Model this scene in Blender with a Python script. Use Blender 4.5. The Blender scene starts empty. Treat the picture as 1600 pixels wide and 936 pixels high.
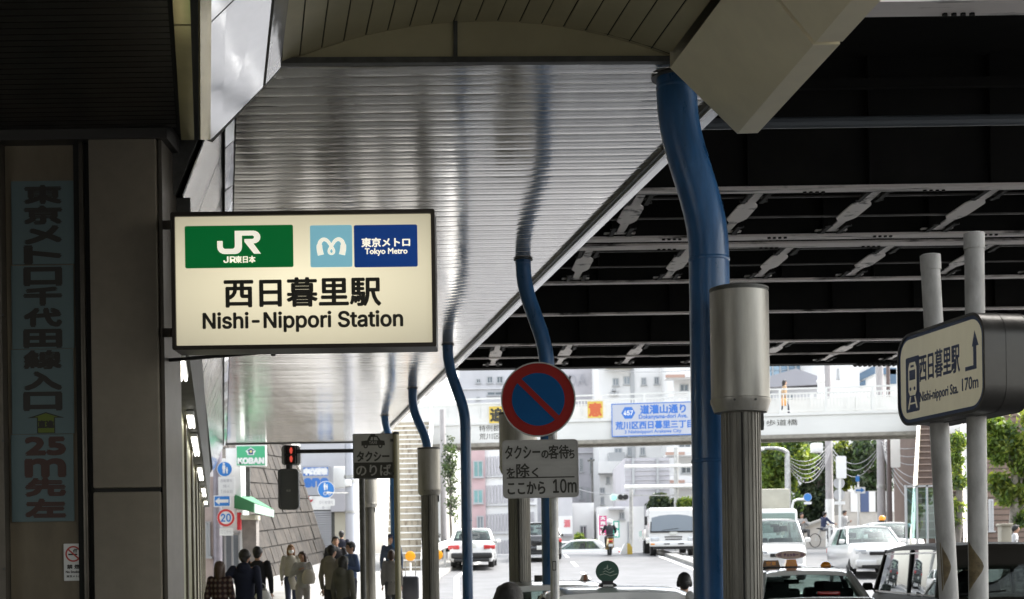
import bpy, bmesh, math, random, os
from mathutils import Vector, Matrix
rnd = random.Random(7)
SC = bpy.context.scene
COL = SC.collection
F = 2222.22            # focal length in photo pixels (1600 wide)
ROLL = 0.0145
EYE = 1.6
HX, HY = 800.0, 882.0  # principal point (horizon) in photo pixels
cR, sR = math.cos(ROLL), math.sin(ROLL)

# ---------------------------------------------------------------- camera
cam = bpy.data.cameras.new('camera'); camo = bpy.data.objects.new('camera', cam); COL.objects.link(camo)
camo.matrix_world = Matrix.Translation((0, 0, EYE)) @ Matrix.Rotation(math.pi/2, 4, 'X') @ Matrix.Rotation(-ROLL, 4, 'Z')
cam.sensor_width = 36; cam.lens = 50; cam.shift_y = (HY-468)/1600
cam.clip_start = 0.1; cam.clip_end = 2000
cam.dof.use_dof = True; cam.dof.focus_distance = 10.5; cam.dof.aperture_fstop = 4.6
SC.camera = camo
# ---------------------------------------------------------------- world, sun, exposure
SUN_EL, SUN_AZ = math.radians(52), math.radians(60)   # azimuth from +Y clockwise: high, ahead on the right
w = bpy.data.worlds.new('World'); SC.world = w; w.use_nodes = True
nt = w.node_tree; bg = nt.nodes['Background']
sky = nt.nodes.new('ShaderNodeTexSky'); sky.sky_type = 'NISHITA'; sky.sun_disc = False
sky.sun_elevation = SUN_EL; sky.sun_rotation = SUN_AZ; sky.air_density = 1.5; sky.dust_density = 3.0; sky.ozone_density = 1.0
hs = nt.nodes.new('ShaderNodeHueSaturation'); hs.inputs['Saturation'].default_value = 0.3
nt.links.new(sky.outputs[0], hs.inputs['Color']); nt.links.new(hs.outputs[0], bg.inputs[0])
bg.inputs[1].default_value = 0.15
sl = bpy.data.lights.new('sun', 'SUN'); sl.energy = 1.5; sl.angle = math.radians(18); sl.color = (1, .96, .9)
so = bpy.data.objects.new('sun', sl); COL.objects.link(so)
sd = Vector((math.sin(SUN_AZ)*math.cos(SUN_EL), math.cos(SUN_AZ)*math.cos(SUN_EL), math.sin(SUN_EL)))
so.rotation_euler = sd.to_track_quat('Z', 'Y').to_euler(); so.location = (20, -20, 40)
SC.view_settings.view_transform = 'Standard'; SC.view_settings.look = 'None'
EXPO = 2.1; LUM = 2**-EXPO
SC.view_settings.exposure = EXPO; SC.view_settings.gamma = 1
SC.view_settings.use_curve_mapping = False
SC.render.engine = 'CYCLES'
SC.cycles.use_denoising = True
SC.cycles.max_bounces = 8; SC.cycles.diffuse_bounces = 4; SC.cycles.glossy_bounces = 4
SC.cycles.transparent_max_bounces = 12; SC.cycles.sample_clamp_indirect = 6.0
SC.cycles.caustics_reflective = False; SC.cycles.caustics_refractive = False

# ---------------------------------------------------------------- pixel <-> place
def unroll(px, py):
    dx, dz = px-HX, HY-py
    return dx*cR+dz*sR, -dx*sR+dz*cR
def P(px, py, Y):
    a, b = unroll(px, py); return Vector((a*Y/F, Y, EYE+b*Y/F))
def onZ(px, py, Z):
    a, b = unroll(px, py); Y = (Z-EYE)*F/b; return Vector((a*Y/F, Y, Z))
def XZ(px, Y, Z):
    b = (Z-EYE)*F/Y; return ((px-HX)+b*sR)/cR*Y/F
def sm(a, b, x):
    t = min(1, max(0, (x-a)/(b-a))); return t*t*(3-2*t)
def gz(X, Y):
    """street level: flat by the station, then climbing to a crest"""
    t = Y-20
    r = 0.0465*(math.sqrt(t*t+9)+t)/2
    top = 2.15
    d = r-top
    r = (r+top-math.sqrt(d*d+.02))/2
    return r-0.85*sm(67, 77, Y)*(1-sm(4.5, 8, X))
def GP(px, Y, up=0.0):
    z = gz(0, Y); X = XZ(px, Y, z+1.0); z = gz(X, Y)+up
    return Vector((X, Y, z))

# ---------------------------------------------------------------- materials
MATS = {}
def mat(name, col, rough=.6, metal=0., var=.0, scale=4., bump=0., bscale=40., stretch=None, coat=0., spec=.5, col2=None, lo=.35, hi=.7, rvar=0.):
    if name in MATS: return MATS[name]
    m = bpy.data.materials.new(name); m.use_nodes = True; MATS[name] = m
    n = m.node_tree; b = n.nodes['Principled BSDF']; L = n.links.new
    c = (*col, 1)
    b.inputs['Base Color'].default_value = c; b.inputs['Roughness'].default_value = rough
    b.inputs['Metallic'].default_value = metal; b.inputs['Coat Weight'].default_value = coat
    b.inputs['Specular IOR Level'].default_value = spec
    if var or col2 or bump or rvar:
        tc = n.nodes.new('ShaderNodeTexCoord'); mp = n.nodes.new('ShaderNodeMapping')
        if stretch: mp.inputs['Scale'].default_value = stretch
        L(tc.outputs['Object'], mp.inputs[0])
    if var or col2 or rvar:
        no = n.nodes.new('ShaderNodeTexNoise'); no.inputs['Scale'].default_value = scale; no.inputs['Detail'].default_value = 6
        no.inputs['Roughness'].default_value = .62
        L(mp.outputs[0], no.inputs['Vector'])
        if var or col2:
            cr = n.nodes.new('ShaderNodeValToRGB'); e = cr.color_ramp.elements
            e[0].position = lo; e[1].position = hi
            e[0].color = (*[x*(1-var) for x in col], 1)
            e[1].color = (*(col2 if col2 else [min(1, x*(1+var)) for x in col]), 1)
            L(no.outputs['Fac'], cr.inputs[0]); L(cr.outputs[0], b.inputs['Base Color'])
        if rvar:
            mr = n.nodes.new('ShaderNodeMapRange'); mr.inputs['To Min'].default_value = max(.02, rough-rvar); mr.inputs['To Max'].default_value = min(1, rough+rvar)
            mr.inputs['From Min'].default_value = .3; mr.inputs['From Max'].default_value = .7
            L(no.outputs['Fac'], mr.inputs[0]); L(mr.outputs[0], b.inputs['Roughness'])
    if bump:
        n2 = n.nodes.new('ShaderNodeTexNoise'); n2.inputs['Scale'].default_value = bscale; n2.inputs['Detail'].default_value = 4
        bp = n.nodes.new('ShaderNodeBump'); bp.inputs['Strength'].default_value = bump; bp.inputs['Distance'].default_value = .02
        L(mp.outputs[0], n2.inputs['Vector']); L(n2.outputs['Fac'], bp.inputs['Height']); L(bp.outputs[0], b.inputs['Normal'])
    return m
def emat(name, col, e, rough=.4, base=None):
    if name in MATS: return MATS[name]
    m = mat(name, base or col, rough); b = m.node_tree.nodes['Principled BSDF']
    b.inputs['Emission Color'].default_value = (*col, 1); b.inputs['Emission Strength'].default_value = e*LUM
    return m
def glass(name, tint=(.6, .65, .65), refl=.25, rough=.02):
    if name in MATS: return MATS[name]
    m = bpy.data.materials.new(name); m.use_nodes = True; MATS[name] = m
    n = m.node_tree; n.nodes.remove(n.nodes['Principled BSDF']); o = n.nodes['Material Output']
    t = n.nodes.new('ShaderNodeBsdfTransparent'); t.inputs[0].default_value = (*tint, 1)
    g = n.nodes.new('ShaderNodeBsdfGlossy'); g.inputs['Roughness'].default_value = rough; g.inputs[0].default_value = (.9, .93, .95, 1)
    lw = n.nodes.new('ShaderNodeLayerWeight'); lw.inputs[0].default_value = .5
    fr = n.nodes.new('ShaderNodeMath'); fr.operation = 'POWER'; fr.inputs[1].default_value = 5; n.links.new(lw.outputs['Facing'], fr.inputs[0])
    ad = n.nodes.new('ShaderNodeMath'); ad.operation = 'ADD'; ad.inputs[1].default_value = refl; ad.use_clamp = True
    mx = n.nodes.new('ShaderNodeMixShader')
    n.links.new(fr.outputs[0], ad.inputs[0]); n.links.new(ad.outputs[0], mx.inputs[0])
    n.links.new(t.outputs[0], mx.inputs[1]); n.links.new(g.outputs[0], mx.inputs[2]); n.links.new(mx.outputs[0], o.inputs[0])
    return m

# ---------------------------------------------------------------- fonts and lettering
INTER = None
try:
    INTER = bpy.data.fonts.load(os.path.join(bpy.utils.system_resource('DATAFILES', path='fonts'), 'Inter.woff2'))
except Exception:
    INTER = None
_txt = {}
def glyphs(s, font=None, res=3):
    k = (s, bool(font), res)
    if k in _txt: return _txt[k]
    c = bpy.data.curves.new('t', 'FONT'); c.body = s; c.size = 1; c.resolution_u = res
    if font: c.font = font
    o = bpy.data.objects.new('t', c); COL.objects.link(o)
    dg = bpy.context.evaluated_depsgraph_get()
    me = bpy.data.meshes.new_from_object(o.evaluated_get(dg))
    v = [tuple(x.co) for x in me.vertices]; f = [tuple(p.vertices) for p in me.polygons]
    bpy.data.objects.remove(o); bpy.data.curves.remove(c); bpy.data.meshes.remove(me)
    xs = [a[0] for a in v]; ys = [a[1] for a in v]
    _txt[k] = (v, f, (min(xs), max(xs), min(ys), max(ys)))
    return _txt[k]

# ---------------------------------------------------------------- mesh builder
def circ(r, n, a0=0.): return [(r*math.cos(a0+2*math.pi*i/n), r*math.sin(a0+2*math.pi*i/n)) for i in range(n)]
def rrect(w, h, r, n=5):
    out = []
    for cx, cy, a in ((w/2-r, h/2-r, 0), (-w/2+r, h/2-r, 90), (-w/2+r, -h/2+r, 180), (w/2-r, -h/2+r, 270)):
        for i in range(n+1):
            t = math.radians(a+90*i/n); out.append((cx+r*math.cos(t), cy+r*math.sin(t)))
    return out
_bx = {}
class MB:
    def __init__(s, M=None): s.v = []; s.f = []; s.m = []; s.mats = []; s.M = M or Matrix.Identity(4)
    def mi(s, m):
        if m not in s.mats: s.mats.append(m)
        return s.mats.index(m)
    def add(s, v, f, m, M=None):
        T = s.M @ M if M is not None else s.M
        k = len(s.v); i = s.mi(m)
        s.v += [T @ Vector(x) for x in v]; s.f += [tuple(a+k for a in q) for q in f]; s.m += [i]*len(f)
        return s
    def box(s, c, d, m, R=None, bev=0.):
        k = (round(d[0], 4), round(d[1], 4), round(d[2], 4), bev)
        if k not in _bx:
            b = bmesh.new(); bmesh.ops.create_cube(b, size=1)
            for q in b.verts: q.co = Vector((q.co.x*d[0], q.co.y*d[1], q.co.z*d[2]))
            if bev: bmesh.ops.bevel(b, geom=b.edges[:], offset=min(bev, .49*min(d)), segments=2, profile=.5, affect='EDGES')
            b.verts.index_update()
            _bx[k] = ([tuple(q.co) for q in b.verts], [tuple(x.index for x in p.verts) for p in b.faces]); b.free()
        v, f = _bx[k]
        M = Matrix.Translation(c)
        if R is not None: M = M @ (R if isinstance(R, Matrix) else Matrix.Rotation(R, 4, 'Z'))
        return s.add(v, f, m, M)
    def bb(s, a, b, m, bev=0.):
        a = Vector(a); b = Vector(b)
        return s.box((a+b)/2, [abs(x) for x in (b-a)], m, None, bev)
    def bar(s, p, q, wd, ht, m, bev=0.):
        """box from p to q, wd wide sideways, ht upright"""
        p = Vector(p); q = Vector(q); d = q-p; y = d.normalized()
        up = Vector((0, 0, 1)) if abs(y.z) < .95 else Vector((0, 1, 0))
        x = y.cross(up).normalized(); z = x.cross(y)
        R = Matrix((x, y, z)).transposed().to_4x4()
        return s.box((p+q)/2, (wd, d.length, ht), m, R, bev)
    def tube(s, pts, r, m, n=10, caps=True):
        pts = [Vector(p) for p in pts]; rs = r if isinstance(r, (list, tuple)) else [r]*len(pts)
        v = []; f = []; ref = None
        for i, p in enumerate(pts):
            d = (pts[min(i+1, len(pts)-1)]-pts[max(i-1, 0)]).normalized()
            if ref is None:
                ref = d.orthogonal().normalized()
            ref = (ref-d*ref.dot(d)).normalized(); bi = d.cross(ref)
            v += [p+ref*(rs[i]*math.cos(2*math.pi*k/n))+bi*(rs[i]*math.sin(2*math.pi*k/n)) for k in range(n)]
        for i in range(len(pts)-1):
            for k in range(n):
                a = i*n+k; b = i*n+(k+1) % n; f.append((a, b, b+n, a+n))
        if caps: f.append(tuple(range(n-1, -1, -1))); f.append(tuple(range((len(pts)-1)*n, len(pts)*n)))
        return s.add(v, f, m)
    def lathe(s, prof, m, n=24, M=None):
        v = []; f = []
        for r, z in prof: v += [(r*math.cos(2*math.pi*k/n), r*math.sin(2*math.pi*k/n), z) for k in range(n)]
        for i in range(len(prof)-1):
            for k in range(n):
                a = i*n+k; b = i*n+(k+1) % n; f.append((a, b, b+n, a+n))
        f.append(tuple(range(n-1, -1, -1))); f.append(tuple(range((len(prof)-1)*n, len(prof)*n)))
        return s.add(v, f, m, M)
    def prism(s, poly, z0, z1, m, M=None):
        n = len(poly)
        v = [(x, y, z0) for x, y in poly]+[(x, y, z1) for x, y in poly]
        f = [tuple(range(n-1, -1, -1)), tuple(range(n, 2*n))]+[(i, (i+1) % n, n+(i+1) % n, n+i) for i in range(n)]
        return s.add(v, f, m, M)
    def ring(s, outer, inner, z0, z1, m, M=None):
        n = len(outer)
        v = [(x, y, z) for z in (z0, z1) for x, y in outer]+[(x, y, z) for z in (z0, z1) for x, y in inner]
        f = []
        for i in range(n):
            j = (i+1) % n
            f += [(i, j, n+j, n+i), (2*n+j, 2*n+i, 3*n+i, 3*n+j), (n+i, n+j, 3*n+j, 3*n+i), (j, i, 2*n+i, 2*n+j)]
        return s.add(v, f, m, M)
    def loft(s, rings, m, caps=True, closed=True):
        n = len(rings[0]); v = [p for r in rings for p in r]; f = []
        for i in range(len(rings)-1):
            for k in range(n if closed else n-1):
                a = i*n+k; b = i*n+(k+1) % n; f.append((a, b, b+n, a+n))
        if caps: f.append(tuple(range(n-1, -1, -1))); f.append(tuple(range((len(rings)-1)*n, len(rings)*n)))
        return s.add(v, f, m)
    def slab(s, c4, t, m):
        """thin panel on 4 corners, thickness t behind"""
        c = [Vector(x) for x in c4]; nrm = (c[1]-c[0]).cross(c[3]-c[0]).normalized()
        v = c+[x-nrm*t for x in c]
        return s.add(v, [(0, 1, 2, 3), (7, 6, 5, 4), (0, 4, 5, 1), (1, 5, 6, 2), (2, 6, 7, 3), (3, 7, 4, 0)], m)
    def ell(s, c, r, m, R=None, n=12, k=8):
        v = []; f = []
        for i in range(k+1):
            t = math.pi*i/k
            for j in range(n):
                a = 2*math.pi*j/n; v.append((r[0]*math.sin(t)*math.cos(a), r[1]*math.sin(t)*math.sin(a), r[2]*math.cos(t)))
        for i in range(k):
            for j in range(n):
                a = i*n+j; b = i*n+(j+1) % n; f.append((a, a+n, b+n, b))
        M = Matrix.Translation(c)
        if R is not None: M = M @ R
        return s.add(v, f, m, M)
    def text(s, t, m, M, wd=None, ht=None, bold=0., font=None, z=.001, align='c', res=3):
        """lettering centred on M's origin, scaled to wd x ht; bold = stroke growth in metres"""
        v, f, (x0, x1, y0, y1) = glyphs(t, font, res)
        sy = ht/(y1-y0) if ht else wd/(x1-x0)
        sx = wd/(x1-x0) if wd else sy
        ox = {'c': (x0+x1)/2, 'l': x0, 'r': x1}[align]; oy = (y0+y1)/2
        offs = [(0, 0)] if not bold else [(0, 0)]+[(bold*math.cos(a), bold*math.sin(a)) for a in [math.pi*i/3 for i in range(6)]]
        for i, (dx, dy) in enumerate(offs):
            s.add([((x-ox)*sx+dx, (y-oy)*sy+dy, z+i*.00025) for x, y, _ in v], f, m, M)
        return s
    def mesh(s, name, sharp=35):
        me = bpy.data.meshes.new(name); me.from_pydata([tuple(x) for x in s.v], [], s.f)
        for m in s.mats: me.materials.append(m)
        me.polygons.foreach_set('material_index', s.m)
        me.polygons.foreach_set('use_smooth', [True]*len(s.f))
        me.update()
        if sharp: me.set_sharp_from_angle(angle=math.radians(sharp))
        return me
    def build(s, name, parent=None, world=False, sharp=35):
        if parent is not None and world:
            inv = ROOT[parent.name]; s.v = [inv @ x for x in s.v]
        o = bpy.data.objects.new(name, s.mesh(name, sharp)); COL.objects.link(o)
        if parent is not None: o.parent = parent; ROOT[o.name] = ROOT[parent.name]
        return o
ROOT = {}
def thing(name, label, cat, loc=(0, 0, 0), rz=0., group=None):
    o = bpy.data.objects.new(name, None); COL.objects.link(o); o.empty_display_size = .2
    o.location = loc; o.rotation_euler = (0, 0, rz)
    ROOT[o.name] = (Matrix.Translation(loc) @ Matrix.Rotation(rz, 4, 'Z')).inverted()
    return tag(o, label, cat, group)
def tag(o, label, cat, group=None, kind=None):
    o['label'] = label; o['category'] = cat
    if group: o['group'] = group
    if kind: o['kind'] = kind
    return o
def struct(o, kind='structure'):
    o['kind'] = kind; return o
def dup(root, loc, rz=None, label=None):
    def cp(o, par):
        c = o.copy(); COL.objects.link(c)
        if par is not None: c.parent = par
        for ch in o.children: cp(ch, c)
        return c
    r = cp(root, None); r.location = loc
    if rz is not None: r.rotation_euler = (0, 0, rz)
    if label: r['label'] = label
    return r
def face(px, py, Y, rz=0.):
    """matrix of a plane at the pixel, x right, y up, z towards the camera"""
    return Matrix.Translation(P(px, py, Y)) @ Matrix.Rotation(rz, 4, 'Z') @ Matrix(((1, 0, 0, 0), (0, 0, -1, 0), (0, 1, 0, 0), (0, 0, 0, 1)))
FR = Matrix(((1, 0, 0, 0), (0, 0, -1, 0), (0, 1, 0, 0), (0, 0, 0, 1)))   # local frame of a board facing -Y
def T(x, y, z=0.): return Matrix.Translation((x, y, z))

# common materials
M_blk = mat('black_paint', (.012, .012, .012), .45)
M_rub = mat('rubber', (.02, .02, .02), .8)
M_wht = mat('white_paint', (.78, .78, .76), .5, var=.06, scale=2)
M_stl = mat('galvanised_steel', (.42, .42, .41), .45, .7, var=.25, scale=7)
M_dst = mat('dark_steel', (.09, .09, .085), .5, .4, var=.3, scale=6)
M_asp = mat('asphalt', (.115, .115, .117), .55, var=.25, scale=1.2, bump=.3, bscale=60)
M_con = mat('pavement_concrete', (.30, .295, .28), .75, var=.18, scale=1.0, bump=.2, bscale=30)
M_line = mat('road_paint', (.75, .75, .72), .7, var=.12, scale=3)
# ================================================================ GROUND
def sheet(name, xs, ys, m, up=0., flat=None):
    b = MB(); v = []; f = []
    for y in ys:
        xx = xs(y) if callable(xs) else xs
        for x in xx: v.append((x, y, gz(x, y)+up))
    n = len(xx)
    for j in range(len(ys)-1):
        for i in range(n-1):
            a = j*n+i; f.append((a, a+1, a+n+1, a+n))
    b.add(v, f, m); return struct(b.build(name))
def lin(a, b, n): return [a+(b-a)*i/(n-1) for i in range(n)]
YS = lin(-80, 14, 9)+lin(16, 90, 60)+lin(95, 600, 12)
sheet('ground', lin(-300, -30, 5)+lin(-20, 40, 61)+lin(50, 300, 5), YS, mat('ground_paving', (.24, .235, .23), .9, var=.2, scale=.5), -.01)
def kerb(y):          # right-hand edge of the pavement
    if y < 10: return 2.05-.187*(y-10)
    if y < 30: return 2.05-.187*(y-10)
    if y < 46: return -1.69-.04*(y-30)
    return -2.33+.045*(y-46)
sheet('road', lambda y: [kerb(y)+(6.5-kerb(y))*t for t in lin(0, 1, 10)], [y for y in YS if y <= 300], M_asp, .004)
sheet('road', lambda y: lin(6.9, 16, 10), [y for y in YS if y <= 300], M_asp, .004)
for nm, xf, wd in (('road_marking', lambda y: kerb(y)+.45, .15), ('road_marking', lambda y: 6.15, .16), ('road_marking', lambda y: 7.2, .16)):
    sheet(nm, lambda y: [xf(y), xf(y)+wd], [y for y in YS if 14 < y < 90], M_line, .008)
for y0 in range(36, 80, 8):
    sheet('road_marking', [2.3, 2.44], lin(y0, y0+4, 5), M_line, .008)
# raised pavement with its kerb, and the low median
def raised(name, xa, xb, ys, h, m):
    b = MB(); v = []; f = []
    for y in ys:
        a, c = xa(y), xb(y)
        v += [(a, y, gz(a, y)-.02), (a, y, gz(a, y)+h), (c, y, gz(c, y)+h), (c, y, gz(c, y)-.02)]
    for j in range(len(ys)-1):
        for k in range(3): q = j*4+k; f.append((q, q+1, q+5, q+4))
    b.add(v, f, m); return struct(b.build(name))
raised('pavement', lambda y: -40, lambda y: kerb(y)-.16, [y for y in YS if y <= 300], .12, M_con)
raised('kerb', lambda y: kerb(y)-.16, lambda y: kerb(y), [y for y in YS if y <= 300], .125, mat('kerb_stone', (.36, .35, .33), .8, var=.15, scale=3))
raised('median', lambda y: 6.5, lambda y: 6.9, [y for y in YS if 30 < y < 120], .12, M_con)
raised('pavement', lambda y: 16, lambda y: 60, [y for y in YS if 12 < y <= 300], .12, M_con)

# ================================================================ RAILWAY VIADUCT
ZB = 5.8
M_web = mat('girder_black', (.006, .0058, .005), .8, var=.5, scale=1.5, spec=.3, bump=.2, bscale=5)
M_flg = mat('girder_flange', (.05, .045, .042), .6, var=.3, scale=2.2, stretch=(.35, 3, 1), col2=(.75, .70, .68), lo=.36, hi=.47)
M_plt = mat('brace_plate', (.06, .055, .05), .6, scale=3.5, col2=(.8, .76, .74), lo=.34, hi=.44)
M_rod = mat('rod_grey', (.10, .095, .09), .6, var=.5, scale=2)
via = thing('railway_viaduct', 'black steel railway viaduct of parallel girders spanning the street overhead', 'viaduct', (0, 20, 0))
X0, X1 = -24., 25.
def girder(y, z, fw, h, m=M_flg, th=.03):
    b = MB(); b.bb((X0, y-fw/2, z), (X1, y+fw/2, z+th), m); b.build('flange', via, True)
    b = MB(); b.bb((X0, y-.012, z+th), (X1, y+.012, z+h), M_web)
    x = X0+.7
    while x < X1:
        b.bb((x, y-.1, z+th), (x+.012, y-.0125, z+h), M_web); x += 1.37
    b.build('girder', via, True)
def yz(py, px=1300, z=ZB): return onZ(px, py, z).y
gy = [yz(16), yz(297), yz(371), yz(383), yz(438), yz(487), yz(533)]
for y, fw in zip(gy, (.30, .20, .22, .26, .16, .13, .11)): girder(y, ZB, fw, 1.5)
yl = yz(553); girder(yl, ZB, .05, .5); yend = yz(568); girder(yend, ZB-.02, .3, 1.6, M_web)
b = MB(); b.bb((X0, gy[0]-.6, ZB+1.5), (X1, yend+1.2, ZB+1.85), M_web); b.bb((2.3, -22, ZB+2.6), (14, gy[0]-.62, ZB+2.9), M_web); b.build('deck', via, True)  # second slab: unseen deck added over the near right to keep light out
b = MB()
for i in range(10): b.bb((X0, gy[0]+.3+i*2.1, ZB+.9), (X1, gy[0]+.38+i*2.1, ZB+1.0), M_web)
b.build('stringer', via, True)
b = MB(); b.tube([(X0, yz(207), ZB+.1), (X1, yz(207), ZB+.1)], .055, mat('conduit_paint', (.1, .115, .13), .5), 10); b.build('conduit', via, True)
for ya, yb in ((gy[1], gy[2]), (gy[3], gy[4]), (gy[6], yend)):
    for f_, z_ in ((.33, .12), (.62, .05)):
        b = MB(); y = ya+(yb-ya)*f_; b.bb((X0, y-.012, ZB+z_), (X1, y+.012, ZB+z_+.02), M_rod); b.build('tie_rod', via, True)
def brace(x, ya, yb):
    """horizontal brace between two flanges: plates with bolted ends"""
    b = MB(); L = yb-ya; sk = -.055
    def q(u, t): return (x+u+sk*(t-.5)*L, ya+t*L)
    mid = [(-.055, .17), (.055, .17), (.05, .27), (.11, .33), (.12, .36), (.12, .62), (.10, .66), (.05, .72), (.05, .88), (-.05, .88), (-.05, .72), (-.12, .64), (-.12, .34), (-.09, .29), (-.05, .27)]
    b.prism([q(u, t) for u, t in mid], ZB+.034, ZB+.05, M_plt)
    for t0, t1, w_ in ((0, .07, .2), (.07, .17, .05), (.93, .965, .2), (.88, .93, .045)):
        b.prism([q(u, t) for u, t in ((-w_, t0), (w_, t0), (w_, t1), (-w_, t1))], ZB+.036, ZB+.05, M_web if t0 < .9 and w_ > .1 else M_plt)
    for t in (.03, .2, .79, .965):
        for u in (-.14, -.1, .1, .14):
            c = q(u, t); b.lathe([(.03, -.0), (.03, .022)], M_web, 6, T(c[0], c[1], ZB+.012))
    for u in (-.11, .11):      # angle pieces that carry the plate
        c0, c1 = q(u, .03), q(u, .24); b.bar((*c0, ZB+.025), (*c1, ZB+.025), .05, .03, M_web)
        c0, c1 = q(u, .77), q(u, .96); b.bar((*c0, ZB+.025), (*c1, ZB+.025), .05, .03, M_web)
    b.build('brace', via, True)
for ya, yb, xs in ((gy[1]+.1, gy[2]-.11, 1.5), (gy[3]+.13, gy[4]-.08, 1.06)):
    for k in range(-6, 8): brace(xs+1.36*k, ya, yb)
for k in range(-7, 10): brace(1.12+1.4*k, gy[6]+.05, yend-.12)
M_web_b = MB(); b = M_web_b
for y, st in ((gy[1]+.06, .2), (gy[2]-.06, .2), (gy[3]+.09, .2), (gy[0]+.1, .22)):
    x = X0
    while x < X1:
        for k in range(4): b.lathe([(.022, 0), (.022, .02)], M_web, 6, T(x+k*.07, y, ZB-.018))
        x += 1.37
struct(b.build('bolts', via, True), 'stuff')
b = MB(); v = []; f = []     # corrugated edge sheet, only towards the right
n = 260; xa_, xb_ = P(1335, 570, yend).x, P(1335, 570, yend).x+9
for i in range(n+1):
    x = xa_+(xb_-xa_)*i/n; z = ZB-.045+.03*math.cos(i*math.pi/1.5)
    v += [(x, yend-.14, z), (x, yend+.17, z)]
for i in range(n): f.append((2*i, 2*i+2, 2*i+3, 2*i+1))
b.add(v, f, M_web); b.build('edge_sheet', via, True)

# ================================================================ CANOPY: ribbed soffit
ZS = 5.1
M_alu = mat('spandrel_aluminium', (.84, .82, .80), .135, .8, var=.08, scale=.8, stretch=(6, .6, 1), rvar=.04)
M_inox = mat('stainless_sheet', (.93, .93, .95), .10, .6, bump=.10, bscale=1.3, rvar=.04, var=.03)
M_trim = mat('trim_metal', (.66, .66, .66), .3, .8)
rA, rB = onZ(998, 270, ZS), onZ(618, 656, ZS)
lA, lB = onZ(369, 190, ZS), onZ(355, 690, ZS)
YF, YN = onZ(450, 692, ZS).y, onZ(740, 100, ZS).y
def xr(y): return rA.x+(rB.x-rA.x)*(y-rA.y)/(rB.y-rA.y)
def xl(y): return lA.x+(lB.x-lA.x)*(y-lA.y)/(lB.y-lA.y)
can = thing('station_canopy', 'long canopy ceiling of ribbed silver metal with a stainless left flank', 'canopy', (xl(YN), YN, 0))
b = MB(); v = []; f = []; y = YN+.02; pit = .205
prof = [(0, .012), (.009, .012), (.012, 0), (.03, -.0007), (.06, -.0013), (.098, -.0009), (.100, .003), (.105, .003), (.107, -.0009), (.14, -.0013), (.175, -.0007), (.2, 0), (.204, .012)]
NX = 12; k = 0
while y < YF-.2:
    jit = rnd.uniform(-.012, .012)
    for dy, dz in prof:
        for i in range(NX+1):
            t = i/NX; x = xl(y+dy)+(xr(y+dy)-xl(y+dy))*t
            v.append((x, y+dy, ZS+dz+.0007*math.sin(x*1.9+k//13*2.1)+jit*(dy-.1)*.7))
        k += 1
    y += pit
n = NX+1
for j in range(len(v)//n-1):
    for i in range(NX): a = j*n+i; f.append((a, a+n, a+n+1, a+1))
b.add(v, f, M_alu); b.build('soffit', can, True, sharp=50)
b = MB()    # roof body above it
b.loft([[(xl(y)-.8, y, ZS+.06), (xr(y)+.05, y, ZS+.06), (xr(y)+.05, y, ZS+.38), (xl(y)-.8, y, ZS+.38)] for y in (YN, YF)], M_dst)
b.build('roof', can, True)
b = MB()
def along(fx, ya, yb, a, c, m): # strip profile extruded along the soffit's edge
    b.loft([[(fx(y)+p, y, ZS+q) for p, q in ((a[0], a[1]), (c[0], a[1]), (c[0], c[1]), (a[0], c[1]))] for y in lin(ya, yb, 12)], m)
along(xr, YN+.3, YF+.05, (-.02, -.035), (.015, .03), M_blk)
along(xr, YN+.3, YF+.05, (.017, -.05), (.05, .34), M_trim)
along(xr, YN+.3, YF+.05, (.052, -.015), (.16, .34), M_inox)
b.bb((xl(YF)-.05, YF, ZS-.03), (xr(YF)+.16, YF+.06, ZS+.34), M_dst)
b.build('edge_trim', can, True)
# stainless flank on the left, panel by panel
WX = lambda y: (340-800/y-HX)/F*y      # face of the shop wall
flank = [(0, .012), (-.085, -.06), (-.12, -.10), (-.30, -.55), (-.40, -.80)]
y = YN+.35; pl = 1.35
bs = MB()
while y < YF-1:
    y2 = min(y+pl-.012, YF); tz = rnd.uniform(-.012, .012)
    for (a, za), (c, zc) in zip(flank[:-1], flank[1:]):
        if abs(a-c) < .05: continue
        bs.slab([(xl(y)+a, y, ZS+za), (xl(y)+c, y, ZS+zc+tz), (xl(y2)+c, y2, ZS+zc-tz), (xl(y2)+a, y2, ZS+za)], .01, M_inox)
    y += pl
bs.build('flank_panel', can, True)
b = MB()
b.loft([[(xl(y)-.02, y, ZS+.05), (xl(y)-.16, y, ZS-.1), (xl(y)-.46, y, ZS-.80), (WX(y)-.1, y, ZS-.86), (WX(y)-.1, y, ZS+.05)] for y in (YN+.3, YF)], M_dst)
b.build('flank_body', can, True)
b = MB()
b.loft([[(WX(y)-.02, y, 3.29), (WX(y)+.16, y, 3.29), (WX(y)+.2, y, 4.3), (WX(y)-.02, y, 4.3)] for y in (YN+.4, YF-1)], M_dst); b.build('light_trough', can, True)
M_tube = emat('fluorescent_tube', (1, .98, .9), 5)
for y in (11.6, 15.7, 18.2, 19.7, 23.6, 25.3, 29.5, 31.2, 35):
    lt = thing('strip_light', 'white fluorescent strip light under the silver canopy flank, above the green shop wall', 'light', (WX(y)+.09, y, 3.24), .204, group='strip lights above the shop wall')
    b = MB(); b.box((0, 0, .02), (.085, 1.25, .045), M_wht, None, .01); b.build('housing', lt)
    b = MB()
    for u in (-.021, .021): b.tube([(u, -.59, -.02), (u, .59, -.02)], .014, M_tube, 8)
    b.build('tube', lt)

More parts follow.
